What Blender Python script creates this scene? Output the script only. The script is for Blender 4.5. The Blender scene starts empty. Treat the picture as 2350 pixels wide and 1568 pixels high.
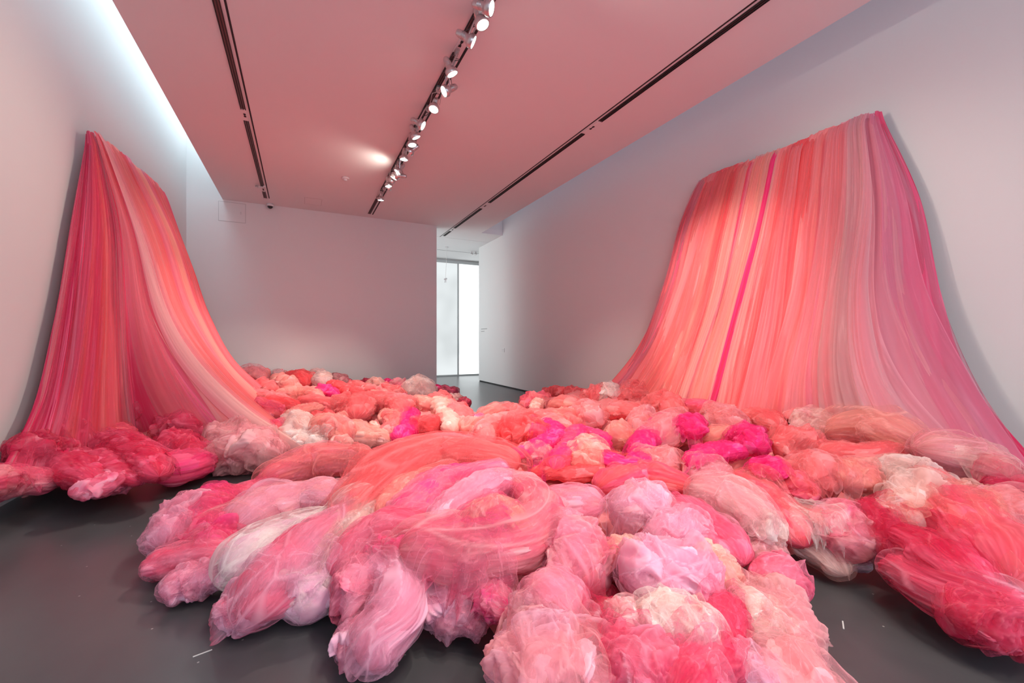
import bpy, math, random
import numpy as np
from mathutils import Vector, Matrix
S = bpy.context.scene
COL = S.collection
# ---------------------------------------------------------------- camera
F_PX, CX, HY, CAM_H, YAW = 975.0, 1175.0, 782.0, 1.4, math.radians(26.4)
SN, CS = math.sin(YAW), math.cos(YAW)
cd = bpy.data.cameras.new('camera'); cam = bpy.data.objects.new('camera', cd); COL.objects.link(cam)
cam.location = (0, 0, CAM_H); cam.rotation_euler = (math.radians(90), 0, -YAW)
cd.sensor_width = 36.0; cd.lens = 36.0 * F_PX / 2350.0; cd.shift_y = (HY - 784.0) / 2350.0
cd.clip_start = 0.05
S.camera = cam
S.view_settings.view_transform = 'Standard'; S.view_settings.look = 'None'
S.view_settings.gamma = 1.0; S.view_settings.use_curve_mapping = False
S.view_settings.exposure = 0.20
S.cycles.max_bounces = 7; S.cycles.diffuse_bounces = 4; S.cycles.glossy_bounces = 2
S.cycles.transmission_bounces = 3; S.cycles.transparent_max_bounces = 10
S.cycles.use_denoising = True; S.cycles.sample_clamp_indirect = 3.0
S.cycles.use_light_tree = False; S.cycles.use_adaptive_sampling = True; S.cycles.adaptive_threshold = 0.04
S.cycles.caustics_reflective = False; S.cycles.caustics_refractive = False
# ---------------------------------------------------------------- world (overcast sky outside)
W = bpy.data.worlds.new('World'); S.world = W; W.use_nodes = True
W.node_tree.nodes['Background'].inputs[0].default_value = (0.72, 0.86, 1.0, 1)
W.node_tree.nodes['Background'].inputs[1].default_value = 1.0
SKY_LEFT, SKY_RIGHT, SPOT_W = 3.3, 0.9, 1.7

def ray(px, py):
    u = (px - CX) / F_PX; v = (HY - py) / F_PX
    return np.array([SN + u * CS, CS - u * SN, v])
def at(px, py, ax, val):          # point of the room seen at a pixel, on the plane ax = val
    d = ray(px, py); i = 'XYz'.index(ax); o = (0, 0, CAM_H)[i]
    t = (val - o) / d[i]
    return np.array([0, 0, CAM_H]) + t * d, t

# ---------------------------------------------------------------- material helpers
def newmat(name):
    m = bpy.data.materials.new(name); m.use_nodes = True
    nt = m.node_tree; nt.nodes.clear(); return m, nt
def nd(nt, typ, **kw):
    n = nt.nodes.new(typ)
    for k, v in kw.items(): setattr(n, k, v)
    return n
def principled(name, col, rough=0.6, metal=0.0, bump=0, bscale=40, var=0.0, vscale=2.0, spec=0.5):
    m, nt = newmat(name); L = nt.links.new
    o = nd(nt, 'ShaderNodeOutputMaterial'); b = nd(nt, 'ShaderNodeBsdfPrincipled')
    b.inputs['Base Color'].default_value = (*col, 1); b.inputs['Roughness'].default_value = rough
    b.inputs['Metallic'].default_value = metal; b.inputs['Specular IOR Level'].default_value = spec
    tc = nd(nt, 'ShaderNodeTexCoord')
    if var:
        n = nd(nt, 'ShaderNodeTexNoise'); n.inputs['Scale'].default_value = vscale; n.inputs['Detail'].default_value = 5
        L(tc.outputs['Object'], n.inputs['Vector'])
        r = nd(nt, 'ShaderNodeMapRange'); r.inputs['From Min'].default_value = .3; r.inputs['From Max'].default_value = .7
        r.inputs['To Min'].default_value = 1 - var; r.inputs['To Max'].default_value = 1 + var
        L(n.outputs['Fac'], r.inputs['Value'])
        mx = nd(nt, 'ShaderNodeVectorMath', operation='SCALE'); mx.inputs[0].default_value = col
        L(r.outputs[0], mx.inputs['Scale']); L(mx.outputs[0], b.inputs['Base Color'])
    if bump:
        n2 = nd(nt, 'ShaderNodeTexNoise'); n2.inputs['Scale'].default_value = bscale; n2.inputs['Detail'].default_value = 3
        L(tc.outputs['Object'], n2.inputs['Vector'])
        bp = nd(nt, 'ShaderNodeBump'); bp.inputs['Strength'].default_value = bump; bp.inputs['Distance'].default_value = .01
        L(n2.outputs['Fac'], bp.inputs['Height']); L(bp.outputs[0], b.inputs['Normal'])
    L(b.outputs[0], o.inputs[0]); return m
def emitter(name, col, strength):
    m, nt = newmat(name); o = nd(nt, 'ShaderNodeOutputMaterial'); e = nd(nt, 'ShaderNodeEmission')
    e.inputs[0].default_value = (*col, 1); e.inputs[1].default_value = strength
    nt.links.new(e.outputs[0], o.inputs[0]); return m

M_WALL = principled('white_wall_paint', (.72, .715, .71), .9, bump=.03, bscale=120, spec=.2)
M_CEIL = principled('white_ceiling_paint', (.75, .74, .74), .9, spec=.2)
M_DARK = principled('black_recess', (.012, .011, .012), .7)
M_TRACK = principled('brown_grey_track_metal', (.16, .10, .10), .45, .3)
M_STEEL = principled('brushed_aluminium', (.62, .60, .60), .32, .9)
M_WIRE = principled('dark_cable', (.05, .05, .05), .5)
M_PLASTIC = principled('white_plastic', (.72, .70, .70), .5)
M_SMOKED = principled('smoked_plastic_dome', (.02, .02, .02), .15)
M_BASEGAP = principled('dark_shadow_gap', (.03, .03, .03), .8)
M_GREYTXT = principled('grey_vinyl_lettering', (.35, .35, .35), .6)
M_CHIP = principled('pale_chipped_concrete', (.55, .55, .54), .8)
M_LENS = emitter('lamp_lens', (1.0, .93, .82), 9.0)
M_SKYL = emitter('skylight_glass_left', (.72, .90, 1.0), SKY_LEFT)
M_SKYR = emitter('skylight_glass_right', (.66, .78, 1.0), SKY_RIGHT)

def floor_mat():
    m, nt = newmat('polished_dark_concrete'); L = nt.links.new
    o = nd(nt, 'ShaderNodeOutputMaterial'); b = nd(nt, 'ShaderNodeBsdfPrincipled'); tc = nd(nt, 'ShaderNodeTexCoord')
    mp = nd(nt, 'ShaderNodeMapping'); mp.inputs['Scale'].default_value = (1.0, .55, 1); mp.inputs['Rotation'].default_value = (0, 0, .4)
    L(tc.outputs['Object'], mp.inputs[0])
    n = nd(nt, 'ShaderNodeTexNoise'); n.inputs['Scale'].default_value = 1.6; n.inputs['Detail'].default_value = 4; n.inputs['Roughness'].default_value = .55
    L(mp.outputs[0], n.inputs['Vector'])
    cr = nd(nt, 'ShaderNodeValToRGB'); cr.color_ramp.elements[0].position = .3; cr.color_ramp.elements[1].position = .72
    cr.color_ramp.elements[0].color = (.045, .047, .052, 1); cr.color_ramp.elements[1].color = (.078, .078, .083, 1)
    L(n.outputs['Fac'], cr.inputs[0])
    # tiny pale flecks
    v = nd(nt, 'ShaderNodeTexVoronoi', voronoi_dimensions='2D'); v.inputs['Scale'].default_value = 2.2; L(tc.outputs['Object'], v.inputs['Vector'])
    lt = nd(nt, 'ShaderNodeMath', operation='LESS_THAN'); lt.inputs[1].default_value = .010; L(v.outputs['Distance'], lt.inputs[0])
    mx = nd(nt, 'ShaderNodeMix', data_type='RGBA'); L(lt.outputs[0], mx.inputs['Factor']); L(cr.outputs[0], mx.inputs['A'])
    mx.inputs['B'].default_value = (.3, .3, .29, 1); L(mx.outputs['Result'], b.inputs['Base Color'])
    r = nd(nt, 'ShaderNodeMapRange'); r.inputs['To Min'].default_value = .26; r.inputs['To Max'].default_value = .33
    L(n.outputs['Fac'], r.inputs['Value']); L(r.outputs[0], b.inputs['Roughness'])
    n2 = nd(nt, 'ShaderNodeTexNoise'); n2.inputs['Scale'].default_value = 9; n2.inputs['Detail'].default_value = 4; L(mp.outputs[0], n2.inputs['Vector'])
    bp = nd(nt, 'ShaderNodeBump'); bp.inputs['Strength'].default_value = .05; bp.inputs['Distance'].default_value = .01
    L(n2.outputs['Fac'], bp.inputs['Height']); L(bp.outputs[0], b.inputs['Normal'])
    L(b.outputs[0], o.inputs[0]); return m
M_FLOOR = floor_mat()

def pane_mat(name, s_lo, s_hi, tint=(.93, .985, 1.0)):     # daylight arriving through frosted glass: uneven because of the trees outside
    m, nt = newmat(name); L = nt.links.new
    o = nd(nt, 'ShaderNodeOutputMaterial'); e = nd(nt, 'ShaderNodeEmission'); tc = nd(nt, 'ShaderNodeTexCoord')
    n = nd(nt, 'ShaderNodeTexNoise'); n.inputs['Scale'].default_value = .9; n.inputs['Detail'].default_value = 1
    L(tc.outputs['Object'], n.inputs['Vector'])
    r = nd(nt, 'ShaderNodeMapRange'); r.inputs['From Min'].default_value = .35; r.inputs['From Max'].default_value = .65
    r.inputs['To Min'].default_value = s_lo; r.inputs['To Max'].default_value = s_hi
    L(n.outputs['Fac'], r.inputs['Value']); e.inputs[0].default_value = (*tint, 1)
    L(r.outputs[0], e.inputs[1]); L(e.outputs[0], o.inputs[0]); return m
M_PANE_DIM = pane_mat('frosted_glass_dim', .66, .80)
M_PANE_REAR = pane_mat('frosted_glass_rear', 2.6, 2.9, (.76, .85, 1.0))
M_PANE_SIDE = pane_mat('frosted_glass_side', 2.6, 3.0)
M_PANE_BRIGHT = pane_mat('frosted_glass_bright', .95, 1.7)

# ---------------------------------------------------------------- mesh helpers
def tag(o, label=None, cat=None, group=None, kind=None):
    if label: o['label'] = label
    if cat: o['category'] = cat
    if group: o['group'] = group
    if kind: o['kind'] = kind
    return o
def link_mesh(name, verts, faces, mat, parent=None, smooth=False):
    me = bpy.data.meshes.new(name)
    me.from_pydata([tuple(map(float, v)) for v in verts], [], faces)
    if isinstance(mat, list):
        for m in mat: me.materials.append(m)
    else: me.materials.append(mat)
    if smooth: me.polygons.foreach_set('use_smooth', [True] * len(me.polygons))
    me.update()
    o = bpy.data.objects.new(name, me); COL.objects.link(o)
    if parent: o.parent = parent
    return o
class MB:
    def __init__(s): s.v = []; s.f = []
    def box(s, x0, x1, y0, y1, z0, z1):
        b = len(s.v)
        s.v += [(x, y, z) for z in (z0, z1) for y in (y0, y1) for x in (x0, x1)]
        s.f += [tuple(b + i for i in q) for q in ((0, 2, 3, 1), (4, 5, 7, 6), (0, 1, 5, 4), (2, 6, 7, 3), (0, 4, 6, 2), (1, 3, 7, 5))]
        return s
    def rev(s, p, d, prof, n=20):     # surface of revolution about axis p + t*d; prof = [(t, r)]
        d = Vector(d).normalized(); a = d.orthogonal().normalized(); c = d.cross(a); p = Vector(p)
        b = len(s.v)
        for (t, r) in prof:
            for k in range(n):
                th = 2 * math.pi * k / n
                s.v.append(tuple(p + d * t + (a * math.cos(th) + c * math.sin(th)) * max(r, 1e-4)))
        for i in range(len(prof) - 1):
            for k in range(n):
                k2 = (k + 1) % n
                s.f.append((b + i * n + k, b + i * n + k2, b + (i + 1) * n + k2, b + (i + 1) * n + k))
        return s
    def bar(s, p, q, w, h, up=(0, 0, 1)):
        p = Vector(p); q = Vector(q); d = (q - p).normalized(); sd = d.cross(Vector(up))
        if sd.length < .01: sd = d.orthogonal()
        sd.normalize(); u = sd.cross(d); b = len(s.v)
        for e in (p, q):
            for (i, j) in ((-1, -1), (1, -1), (1, 1), (-1, 1)): s.v.append(tuple(e + sd * i * w / 2 + u * j * h / 2))
        s.f += [tuple(b + i for i in f) for f in ((0, 3, 2, 1), (4, 5, 6, 7), (0, 1, 5, 4), (1, 2, 6, 5), (2, 3, 7, 6), (3, 0, 4, 7))]
        return s
    def tube(s, pts, r, n=6):
        b = len(s.v); P = [Vector(p) for p in pts]
        for i, p in enumerate(P):
            d = (P[min(i + 1, len(P) - 1)] - P[max(i - 1, 0)]).normalized(); a = d.orthogonal().normalized(); c = d.cross(a)
            for k in range(n):
                th = 2 * math.pi * k / n; s.v.append(tuple(p + (a * math.cos(th) + c * math.sin(th)) * r))
        for i in range(len(P) - 1):
            for k in range(n):
                k2 = (k + 1) % n; s.f.append((b + i * n + k, b + i * n + k2, b + (i + 1) * n + k2, b + (i + 1) * n + k))
        return s
    def go(s, name, mat, parent=None, smooth=False): return link_mesh(name, s.v, s.f, mat, parent, smooth)
def empty(name, loc):
    o = bpy.data.objects.new(name, None); COL.objects.link(o); o.location = loc; o.empty_display_size = .1; return o
def local(o, ch):   # parent a world-space mesh under a moved empty
    ch.parent = o; ch.matrix_parent_inverse = Matrix.Translation(o.location).inverted(); return ch
def struct(mb, name, mat): return tag(mb.go(name, mat), kind='structure')

# ---------------------------------------------------------------- room
XL, XR, CL, CR_, ZC, YB, ZT, YN = -2.27, 5.52, -1.6, 4.83, 4.62, 11.6, 6.0, -4.6
XF0, XF1, YF = 0.5, 9.5, 16.1
struct(MB().box(XL - .2, XF1 + .2, YN - .2, YF + .3, -.1, 0), 'floor', M_FLOOR)
struct(MB().box(CL, CR_, YN, 12.80, ZC, ZC + .15).box(CR_, XR + .2, 11.78, 12.80, ZC, ZC + .15)
       .box(XF0, XF1 + .2, 12.82, YF + .3, ZC, ZC + .15).box(XR + .2, XF1 + .2, 11.4, 12.82, ZC, ZC + .15).box(CL, XF1 + .2, 12.78, 12.84, ZC + .02, ZC + .16), 'ceiling', M_CEIL)
struct(MB().box(XL - .2, XL, YN, YB + .3, 0, ZT + .1), 'wall_left', M_WALL)
struct(MB().box(XR, XR + .2, YN, 13.7, .035, ZT + .1), 'wall_right', M_WALL)
struct(MB().box(XR + .02, XR + .18, YN, 13.69, 0, .035), 'baseboard_right', M_BASEGAP)
struct(MB().box(XL, 3.4, YB, YB + .3, 0, ZC).box(XL, CL + .15, YB, YB + .3, ZC, ZT + .1), 'wall_back', M_WALL)
struct(MB().box(XL - .2, XR + .2, YN - .2, YN, 0, ZT + .1), 'wall_front', M_WALL)
# vertical faces of the two skylight slots, above the ceiling
struct(MB().box(CL, CL + .15, YN, YB, ZC + .15, ZT + .1), 'trim_1', M_WALL)
struct(MB().box(CR_ - .15, CR_, YN, 11.78, ZC + .15, ZT + .1), 'trim_2', M_WALL)
struct(MB().box(CR_ - .15, XR, 11.78, 11.95, ZC + .15, ZT + .1), 'trim_3', M_WALL)
struct(MB().box(XL, CL, YN, YB, ZT, ZT + .05), 'window_1', M_SKYL)
struct(MB().box(CR_, XR, YN, 11.78, ZT, ZT + .05), 'window_2', M_SKYR)
# far room
struct(MB().box(XF0 - .2, XF0, YB + .3, YF + .3, 0, ZC), 'wall_far_left', M_WALL)
struct(MB().box(XF1, XF1 + .2, 11.2, YF + .3, 0, ZC), 'wall_far_right', M_WALL)
struct(MB().box(XR + .2, XF1, 11.2, 11.4, 0, ZC + .15), 'wall_far_near', M_WALL)
struct(MB().box(XF0, XF1, YF + .06, YF + .3, 0, ZC), 'wall_far', M_WALL)
w3 = struct(MB().box(XF0 + .05, 5.58, YF + .03, YF + .05, .05, 4.46), 'window_3', M_PANE_DIM)
w4 = struct(MB().box(5.62, XF1 - .05, YF + .03, YF + .05, .05, 4.46), 'window_4', M_PANE_BRIGHT)
struct(MB().box(XF0 + .01, XF0 + .03, YB + .6, YF - .3, .05, 4.3), 'window_6', M_PANE_SIDE)
M_FRAME = principled('pale_window_frame', (.5, .52, .52), .4)
struct(MB().box(XF0, XF1, YF - .02, YF + .06, 4.46, 4.56).box(5.57, 5.63, YF - .01, YF + .06, .05, 4.46)
       .box(XF0, XF1, YF - .01, YF + .06, 0, .05), 'trim_4', M_FRAME)
# dark recess lines in the ceiling (real grooves read as strips 2 mm proud are avoided: thin inset channels)
def strip(n, x0, x1, y0, y1): return struct(MB().box(x0, x1, y0, y1, ZC - .003, ZC + .01), 'trim_%d' % n, M_DARK)
strip(5, -.655, -.635, YN, 11.05)
strip(6, 1.62, 1.648, YN, 11.3)
strip(7, 3.842, 3.862, YN, 12.79)
# glazed end of the room behind the camera, the same frosted glass as at the far end
struct(MB().box(XL + .2, XR - .2, YN + .02, YN + .04, .05, 4.46), 'window_5', M_PANE_REAR)
struct(MB().box(XL + .15, XR - .15, YN, YN + .07, 4.46, 4.56).box(XL + .15, XR - .15, YN, YN + .07, 0, .05)
       .box(-.35, -.27, YN, YN + .07, .05, 4.46).box(1.6, 1.68, YN, YN + .07, .05, 4.46).box(3.55, 3.63, YN, YN + .07, .05, 4.46), 'trim_9', M_FRAME)
strip(8, 4.3, XF1, 14.62, 14.64)
# ---------------------------------------------------------------- lighting tracks
def track(xc, segs, name_label, joints):
    r = empty('lighting_track', (xc, segs[0][0], ZC)); tag(r, name_label, 'lighting track', 'tracks in the ceiling')
    for (a, b) in segs:
        rail = MB()
        for dx in (-.027, 0, .027): rail.box(xc + dx - .0045, xc + dx + .0045, a, b, ZC - .014, ZC - .001)
        g = MB().box(xc - .03, xc + .03, a, b, ZC - .004, ZC + .01)
        local(r, g.go('channel', M_TRACK)); local(r, rail.go('rail', M_DARK))
    for y in joints:
        c = MB().box(xc - .032, xc + .032, y - .17, y + .17, ZC - .010, ZC + .01)
        j = local(r, c.go('joint_cover', M_CEIL))
        k = MB().box(xc - .012, xc + .016, y - .05, y - .02, ZC - .016, ZC - .008).box(xc - .012, xc + .016, y + .02, y + .05, ZC - .016, ZC - .008).box(xc - .004, xc + .008, y - .03, y + .03, ZC - .016, ZC - .008).go('connector', M_DARK)
        k.parent = j
    return r
track(-.72, [(YN, 6.95), (7.28, 10.3), (10.55, 11.05)], 'recessed lighting track without lamps above the left of the room', [7.11, 10.42])
track(1.545, [(YN, 4.2), (4.52, 9.9), (9.98, 11.25)], 'middle ceiling track that carries the row of lit spotlights', [4.36])
track(3.925, [(YN, 5.0), (5.42, 9.1), (9.6, 11.6), (11.95, 12.6)], 'recessed lighting track without lamps above the right of the room', [5.2, 9.35, 11.78])

# ---------------------------------------------------------------- spotlights on the middle track
LAMPS = [  # lens pixel, aim point, energy, cone (deg), label
 (1131, 20, (5.3, .6, 2.5), 35, 80, 'nearest track spotlight, cut by the top edge, its glowing face turned right'),
 (1109, 60, (2.6, 2.4, .3), 90, 70, 'second spotlight from the near end, wide glowing face aimed down'),
 (1089, 99, (5.3, 2.7, 2.2), 90, 44, 'third spotlight, beside the white track joint, turned sideways to the right'),
 (1039.5, 173, (3.4, 4.2, .3), 160, 60, 'fourth spotlight, first below the joint, with a cable loop'),
 (1016.6, 211, (-2.2, 4.9, 1.9), 110, 66, 'fifth spotlight from the near end, face tipped to the left'),
 (994.7, 253, (.3, 4.2, .2), 230, 56, 'sixth spotlight from the near end, pointing straight down'),
 (972.9, 290, (5.1, 3.9, 1.9), 480, 32, 'seventh spotlight from the near end, pointing down to the right'),
 (956.3, 318, (3.4, 6.0, .3), 150, 60, 'eighth spotlight from the near end, first of a close trio'),
 (946.3, 335, (1.9, 5.8, .3), 180, 56, 'ninth spotlight from the near end, middle of a close trio'),
 (936, 350.5, (-1.8, 8.4, 1.8), 130, 46, 'tenth spotlight from the near end, face tipped to the left'),
 (925.8, 368, (1.2, 7.0, .3), 160, 56, 'eleventh spotlight, with a square bracket loop on its left'),
 (909.9, 396, (-1.4, 7.9, .4), 170, 46, 'upper spotlight of the tight far cluster, largest oval face'),
 (903, 401.5, (-6.0, 10.4, 4.9), 9, 120, 'spotlight in the far cluster turned on its side, throwing a glow on the ceiling'),
 (898, 410, (-.6, 8.8, .4), 190, 46, 'third lit oval of the tight far cluster'),
 (892.6, 419, (.6, 10.2, .3), 190, 44, 'fourth lit oval of the tight far cluster, narrow and upright'),
 (889.2, 429, (1.9, 8.2, .3), 150, 44, 'fifth lit oval of the tight far cluster'),
 (884, 434, (-.9, 10.7, .4), 140, 36, 'lowest lit oval of the tight far cluster, narrow'),
 (872, 461, (1.4, 9.6, .3), 80, 36, 'farthest spotlight, alone near the end of the track by the back wall'),
]
TX = 1.545
for k, (y, aim) in enumerate(((1.2, (.2, 2.6, .2)), (.6, (2.6, 1.8, .2)), (-.1, (1.2, 2.6, .2)), (-1.4, (4.6, 1.6, .6)), (-2.0, (-.6, 3.4, 0)))):
    LAMPS.append((('world', y), aim, 0, aim, 110, 70, 'spotlight above the viewpoint, %s, aimed at %s' % (('frontmost of five', 'second of five', 'middle of five', 'fourth of five', 'rearmost of five')[k], ('the left tip of the front fan', 'the bottom edge of the fan', 'the middle of the fan', 'the heap by the right wall', 'the bare floor at left')[k])))
for i, L_ in enumerate(LAMPS):
    px, py, aim, en, cone, lab = L_ if len(L_) == 6 else (L_[0], None, L_[3], L_[4], L_[5], L_[6])
    zz = 4.33
    lens = at(px, py, 'z', zz)[0] if py is not None else (TX + .03, px[1], zz)
    lens = Vector(lens); lens.x = min(max(lens.x, TX - .05), TX + .16)
    d = (Vector(aim) - lens).normalized()
    if i in (12,): d = Vector((-.85, .42, .10)).normalized()
    top = Vector((TX, lens.y - .02 * (i % 3), ZC))
    r = empty('track_spotlight', top); tag(r, lab, 'spotlight', 'spotlights on the middle track')
    back = lens - d * .15; mid = lens - d * .065
    ad = MB().box(TX - .018, TX + .018, top.y - .055, top.y + .055, ZC - .035, ZC - .012)
    ad.bar((TX, top.y, ZC - .035), (TX, top.y, ZC - .07), .02, .02)
    local(r, ad.go('track_adapter', M_STEEL))
    hd = MB().rev(back, d, [(-.05, 0), (-.05, .022), (-.04, .030), (-.02, .036), (.05, .037), (.075, .046), (.09, .063), (.10, .069), (.135, .069), (.14, .066), (.14, .059)], 22)
    for k in range(4): hd.rev(back, d, [(.006 + k * .011, .036), (.008 + k * .011, .041), (.011 + k * .011, .041), (.013 + k * .011, .036)], 22)
    head = local(r, hd.go('lamp_head', M_STEEL, smooth=True))
    side = d.cross(Vector((0, 0, 1)))
    if side.length < .1: side = Vector((0, 1, 0))
    side.normalize()
    for sgn in (-1, 1):
        a = Vector((TX, top.y, ZC - .07)); b = mid + side * .074 * sgn
        m = a + side * .074 * sgn
        arm = MB().bar(a, m, .014, .004).bar(m, b, .014, .004, up=side)
        local(r, arm.go('yoke_arm', M_STEEL))
    ln = MB().rev(back, d, [(.136, 0), (.136, .059)], 22)
    local(r, ln.go('lens', M_LENS))
    w = []
    for q in range(12):
        th = math.pi * 1.3 * q / 11
        w.append(Vector((TX, top.y + .03, ZC - .04)) + Vector((-.05 * math.sin(th), .02 * math.cos(th) - .01, -.07 * q / 11 + .015 * math.sin(2 * th))))
    w.append(back + side * .02)
    local(r, MB().tube(w, .0035).go('cable', M_WIRE, smooth=True))
    ld = bpy.data.lights.new('spot_beam', 'SPOT'); ld.energy = en * SPOT_W; ld.color = (1.0, .89, .77)
    ld.spot_size = math.radians(cone * 1.25); ld.spot_blend = .9; ld.shadow_soft_size = .045
    lo = bpy.data.objects.new('spot_beam', ld); COL.objects.link(lo)
    lo.location = lens + d * .02; lo.rotation_euler = d.to_track_quat('-Z', 'Y').to_euler()
    local(r, lo)

# ---------------------------------------------------------------- small fittings
def wallbox(px0, py0, px1, py1, Y):
    a, _ = at(px0, py0, 'Y', Y); b, _ = at(px1, py1, 'Y', Y); return a, b
a, b = wallbox(502, 462, 563, 512, YB)
h = empty('access_hatch', ((a[0] + b[0]) / 2, YB, b[2])); tag(h, 'square flush access hatch high on the back wall, left end', 'access hatch')
x0, x1, z0, z1 = a[0], b[0], b[2], a[2]
local(h, MB().box(x0, x1, YB - .006, YB + .002, z0, z1).go('hatch_door', M_WALL))
fr = MB(); g = .008
M_LINE = principled('grey_reveal', (.42, .42, .42), .8)
for (p, q, r_, s_) in ((x0 - g, x0, z0 - g, z1 + g), (x1, x1 + g, z0 - g, z1 + g), (x0, x1, z0 - g, z0), (x0, x1, z1, z1 + g)):
    fr.box(p, q, YB - .004, YB + .002, r_, s_)
local(h, fr.go('reveal_frame', M_LINE))
local(h, MB().box(x1 - .10, x1 - .075, YB - .014, YB - .006, (z0 + z1) / 2 - .03, (z0 + z1) / 2 + .03).go('latch', M_STEEL))
p, _ = at(620, 466, 'Y', YB - .12)
c = empty('security_camera', (p[0], YB - .12, ZC)); tag(c, 'small dome security camera under the ceiling where left track meets back wall', 'security camera')
local(c, MB().rev((p[0], YB - .12, ZC), (0, 0, -1), [(0, 0), (0, .07), (.05, .075), (.06, .06)], 20).go('housing', M_PLASTIC, smooth=True))
local(c, MB().rev((p[0], YB - .12, ZC - .06), (0, 0, -1), [(0, .058), (.03, .052), (.05, .03), (.056, 0)], 20).go('dome', M_SMOKED, smooth=True))
p, _ = at(597, 430, 'z', ZC - .05)
c = empty('sensor_arm', (p[0], p[1], ZC)); tag(c, 'small white sensor on a short arm beside the left track', 'sensor')
local(c, MB().rev((p[0] + .08, p[1], ZC), (0, 0, -1), [(0, 0), (0, .025), (.03, .025), (.03, 0)], 12).bar((p[0] + .1, p[1], ZC - .03), (p[0] - .06, p[1], ZC - .05), .02, .012).go('bracket', M_PLASTIC))
local(c, MB().rev((p[0] - .06, p[1], ZC - .035), (0, 0, -1), [(0, 0), (0, .028), (.03, .028), (.035, 0)], 12).go('sensor_head', M_STEEL, smooth=True))
p, _ = at(793, 408, 'z', ZC)
c = empty('smoke_detector', (p[0], p[1], ZC)); tag(c, 'round white smoke detector on the ceiling left of the spotlights', 'smoke detector')
local(c, MB().rev((p[0], p[1], ZC), (0, 0, -1), [(0, 0), (0, .07), (.02, .07), (.028, .055), (.03, .035)], 24).go('base_ring', M_PLASTIC, smooth=True))
local(c, MB().rev((p[0], p[1], ZC - .028), (0, 0, -1), [(0, .035), (.03, .03), (.034, 0)], 20).go('sensor_cap', M_PLASTIC, smooth=True))
for (px0, py0, px1, py1, lab) in ((699, 452, 738, 461, 'faint square ceiling access panel near the back wall'),):
    q0, _ = at(px0, py0, 'z', ZC); q1, _ = at(px1, py1, 'z', ZC)
    x0, x1 = sorted((q0[0], q1[0])); y0, y1 = 10.6, 11.1
    m = MB()
    for (A, B, C_, D_) in ((x0, x1, y0, y0 + .008), (x0, x1, y1, y1 + .008), (x0, x0 + .008, y0, y1), (x1, x1 + .008, y0, y1)): m.box(A, B, C_, D_, ZC - .003, ZC + .01)
    c = empty('ceiling_panel', ((x0 + x1) / 2, y0, ZC)); tag(c, lab, 'access panel')
    local(c, m.go('seam', principled('panel_seam_grey', (.5, .46, .46), .8))); local(c, MB().box(x0 + .01, x1, y0 + .01, y1, ZC - .002, ZC + .01).go('panel', M_CEIL))
# hanging cord with a clip in the far room
p, _ = at(1025, 567, 'z', ZC); q, _ = at(1022, 640, 'Y', p[1])
c = empty('hanging_clip', (p[0], p[1], ZC)); tag(c, 'thin white cord with a small clip hanging in front of the far window', 'hanging cord')
local(c, MB().rev((p[0], p[1], ZC), (0, 0, -1), [(0, 0), (0, .06), (.02, .055), (.02, 0)], 18).go('ceiling_rose', M_PLASTIC, smooth=True))
local(c, MB().tube([(p[0], p[1], ZC), (p[0] - .01, p[1], (ZC + q[2]) / 2), (q[0], p[1], q[2])], .006).go('cord', M_PLASTIC))
local(c, MB().bar((q[0] - .05, p[1], q[2] - .03), (q[0] + .05, p[1], q[2] + .01), .05, .05).bar((q[0], p[1], q[2] - .03), (q[0] - .02, p[1], q[2] - .14), .02, .02).bar((q[0] + .03, p[1], q[2]), (q[0] + .03, p[1], q[2] - .13), .012, .012).go('clip', M_PLASTIC))
for k, (px, lab) in enumerate(((1082, 'left of two small white spotlights on the far room ceiling'), (1091, 'right of two small white spotlights on the far room ceiling'))):
    p, _ = at(px, 583, 'z', ZC - .08)
    c = empty('small_spotlight', (p[0], p[1], ZC)); tag(c, lab, 'spotlight', 'small far room spotlights')
    local(c, MB().rev((p[0], p[1], ZC), (0, 0, -1), [(0, 0), (0, .03), (.05, .03), (.05, .012)], 14).go('mount', M_PLASTIC))
    local(c, MB().rev((p[0], p[1], ZC - .05), (.3, -.4, -.8), [(0, 0), (0, .035), (.09, .05), (.09, .03), (.08, 0)], 16).go('lamp_head', M_STEEL, smooth=True))
# socket and caption on the right wall
p, _ = at(1155, 804, 'X', XR)
c = empty('wall_socket', (XR, p[1], p[2])); tag(c, 'white socket plate low on the right wall near the far opening', 'wall socket')
local(c, MB().box(XR - .012, XR, p[1] - .09, p[1] + .09, p[2] - .06, p[2] + .06).go('cover_plate', M_PLASTIC))
sl = MB()
for dy in (-.045, .045):
    for dz in (-.02, .02): sl.box(XR - .015, XR - .010, p[1] + dy - .022, p[1] + dy + .022, p[2] + dz - .006, p[2] + dz + .006)
local(c, sl.go('outlet', M_GREYTXT))
p, _ = at(1112, 757, 'X', XR)
c = MB(); rr = random.Random(3); y = p[1] + .26
for row, (n, z) in enumerate(((13, p[2] + .03), (7, p[2] - .05))):
    yy = p[1] + .30
    for k in range(n):
        w_ = rr.uniform(.018, .04); c.box(XR - .003, XR + .001, yy - w_, yy, z - .012, z + .012); yy -= w_ + .012
tag(c.go('wall_caption', M_GREYTXT), 'two short lines of tiny grey vinyl lettering on the right wall', 'wall text')
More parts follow.
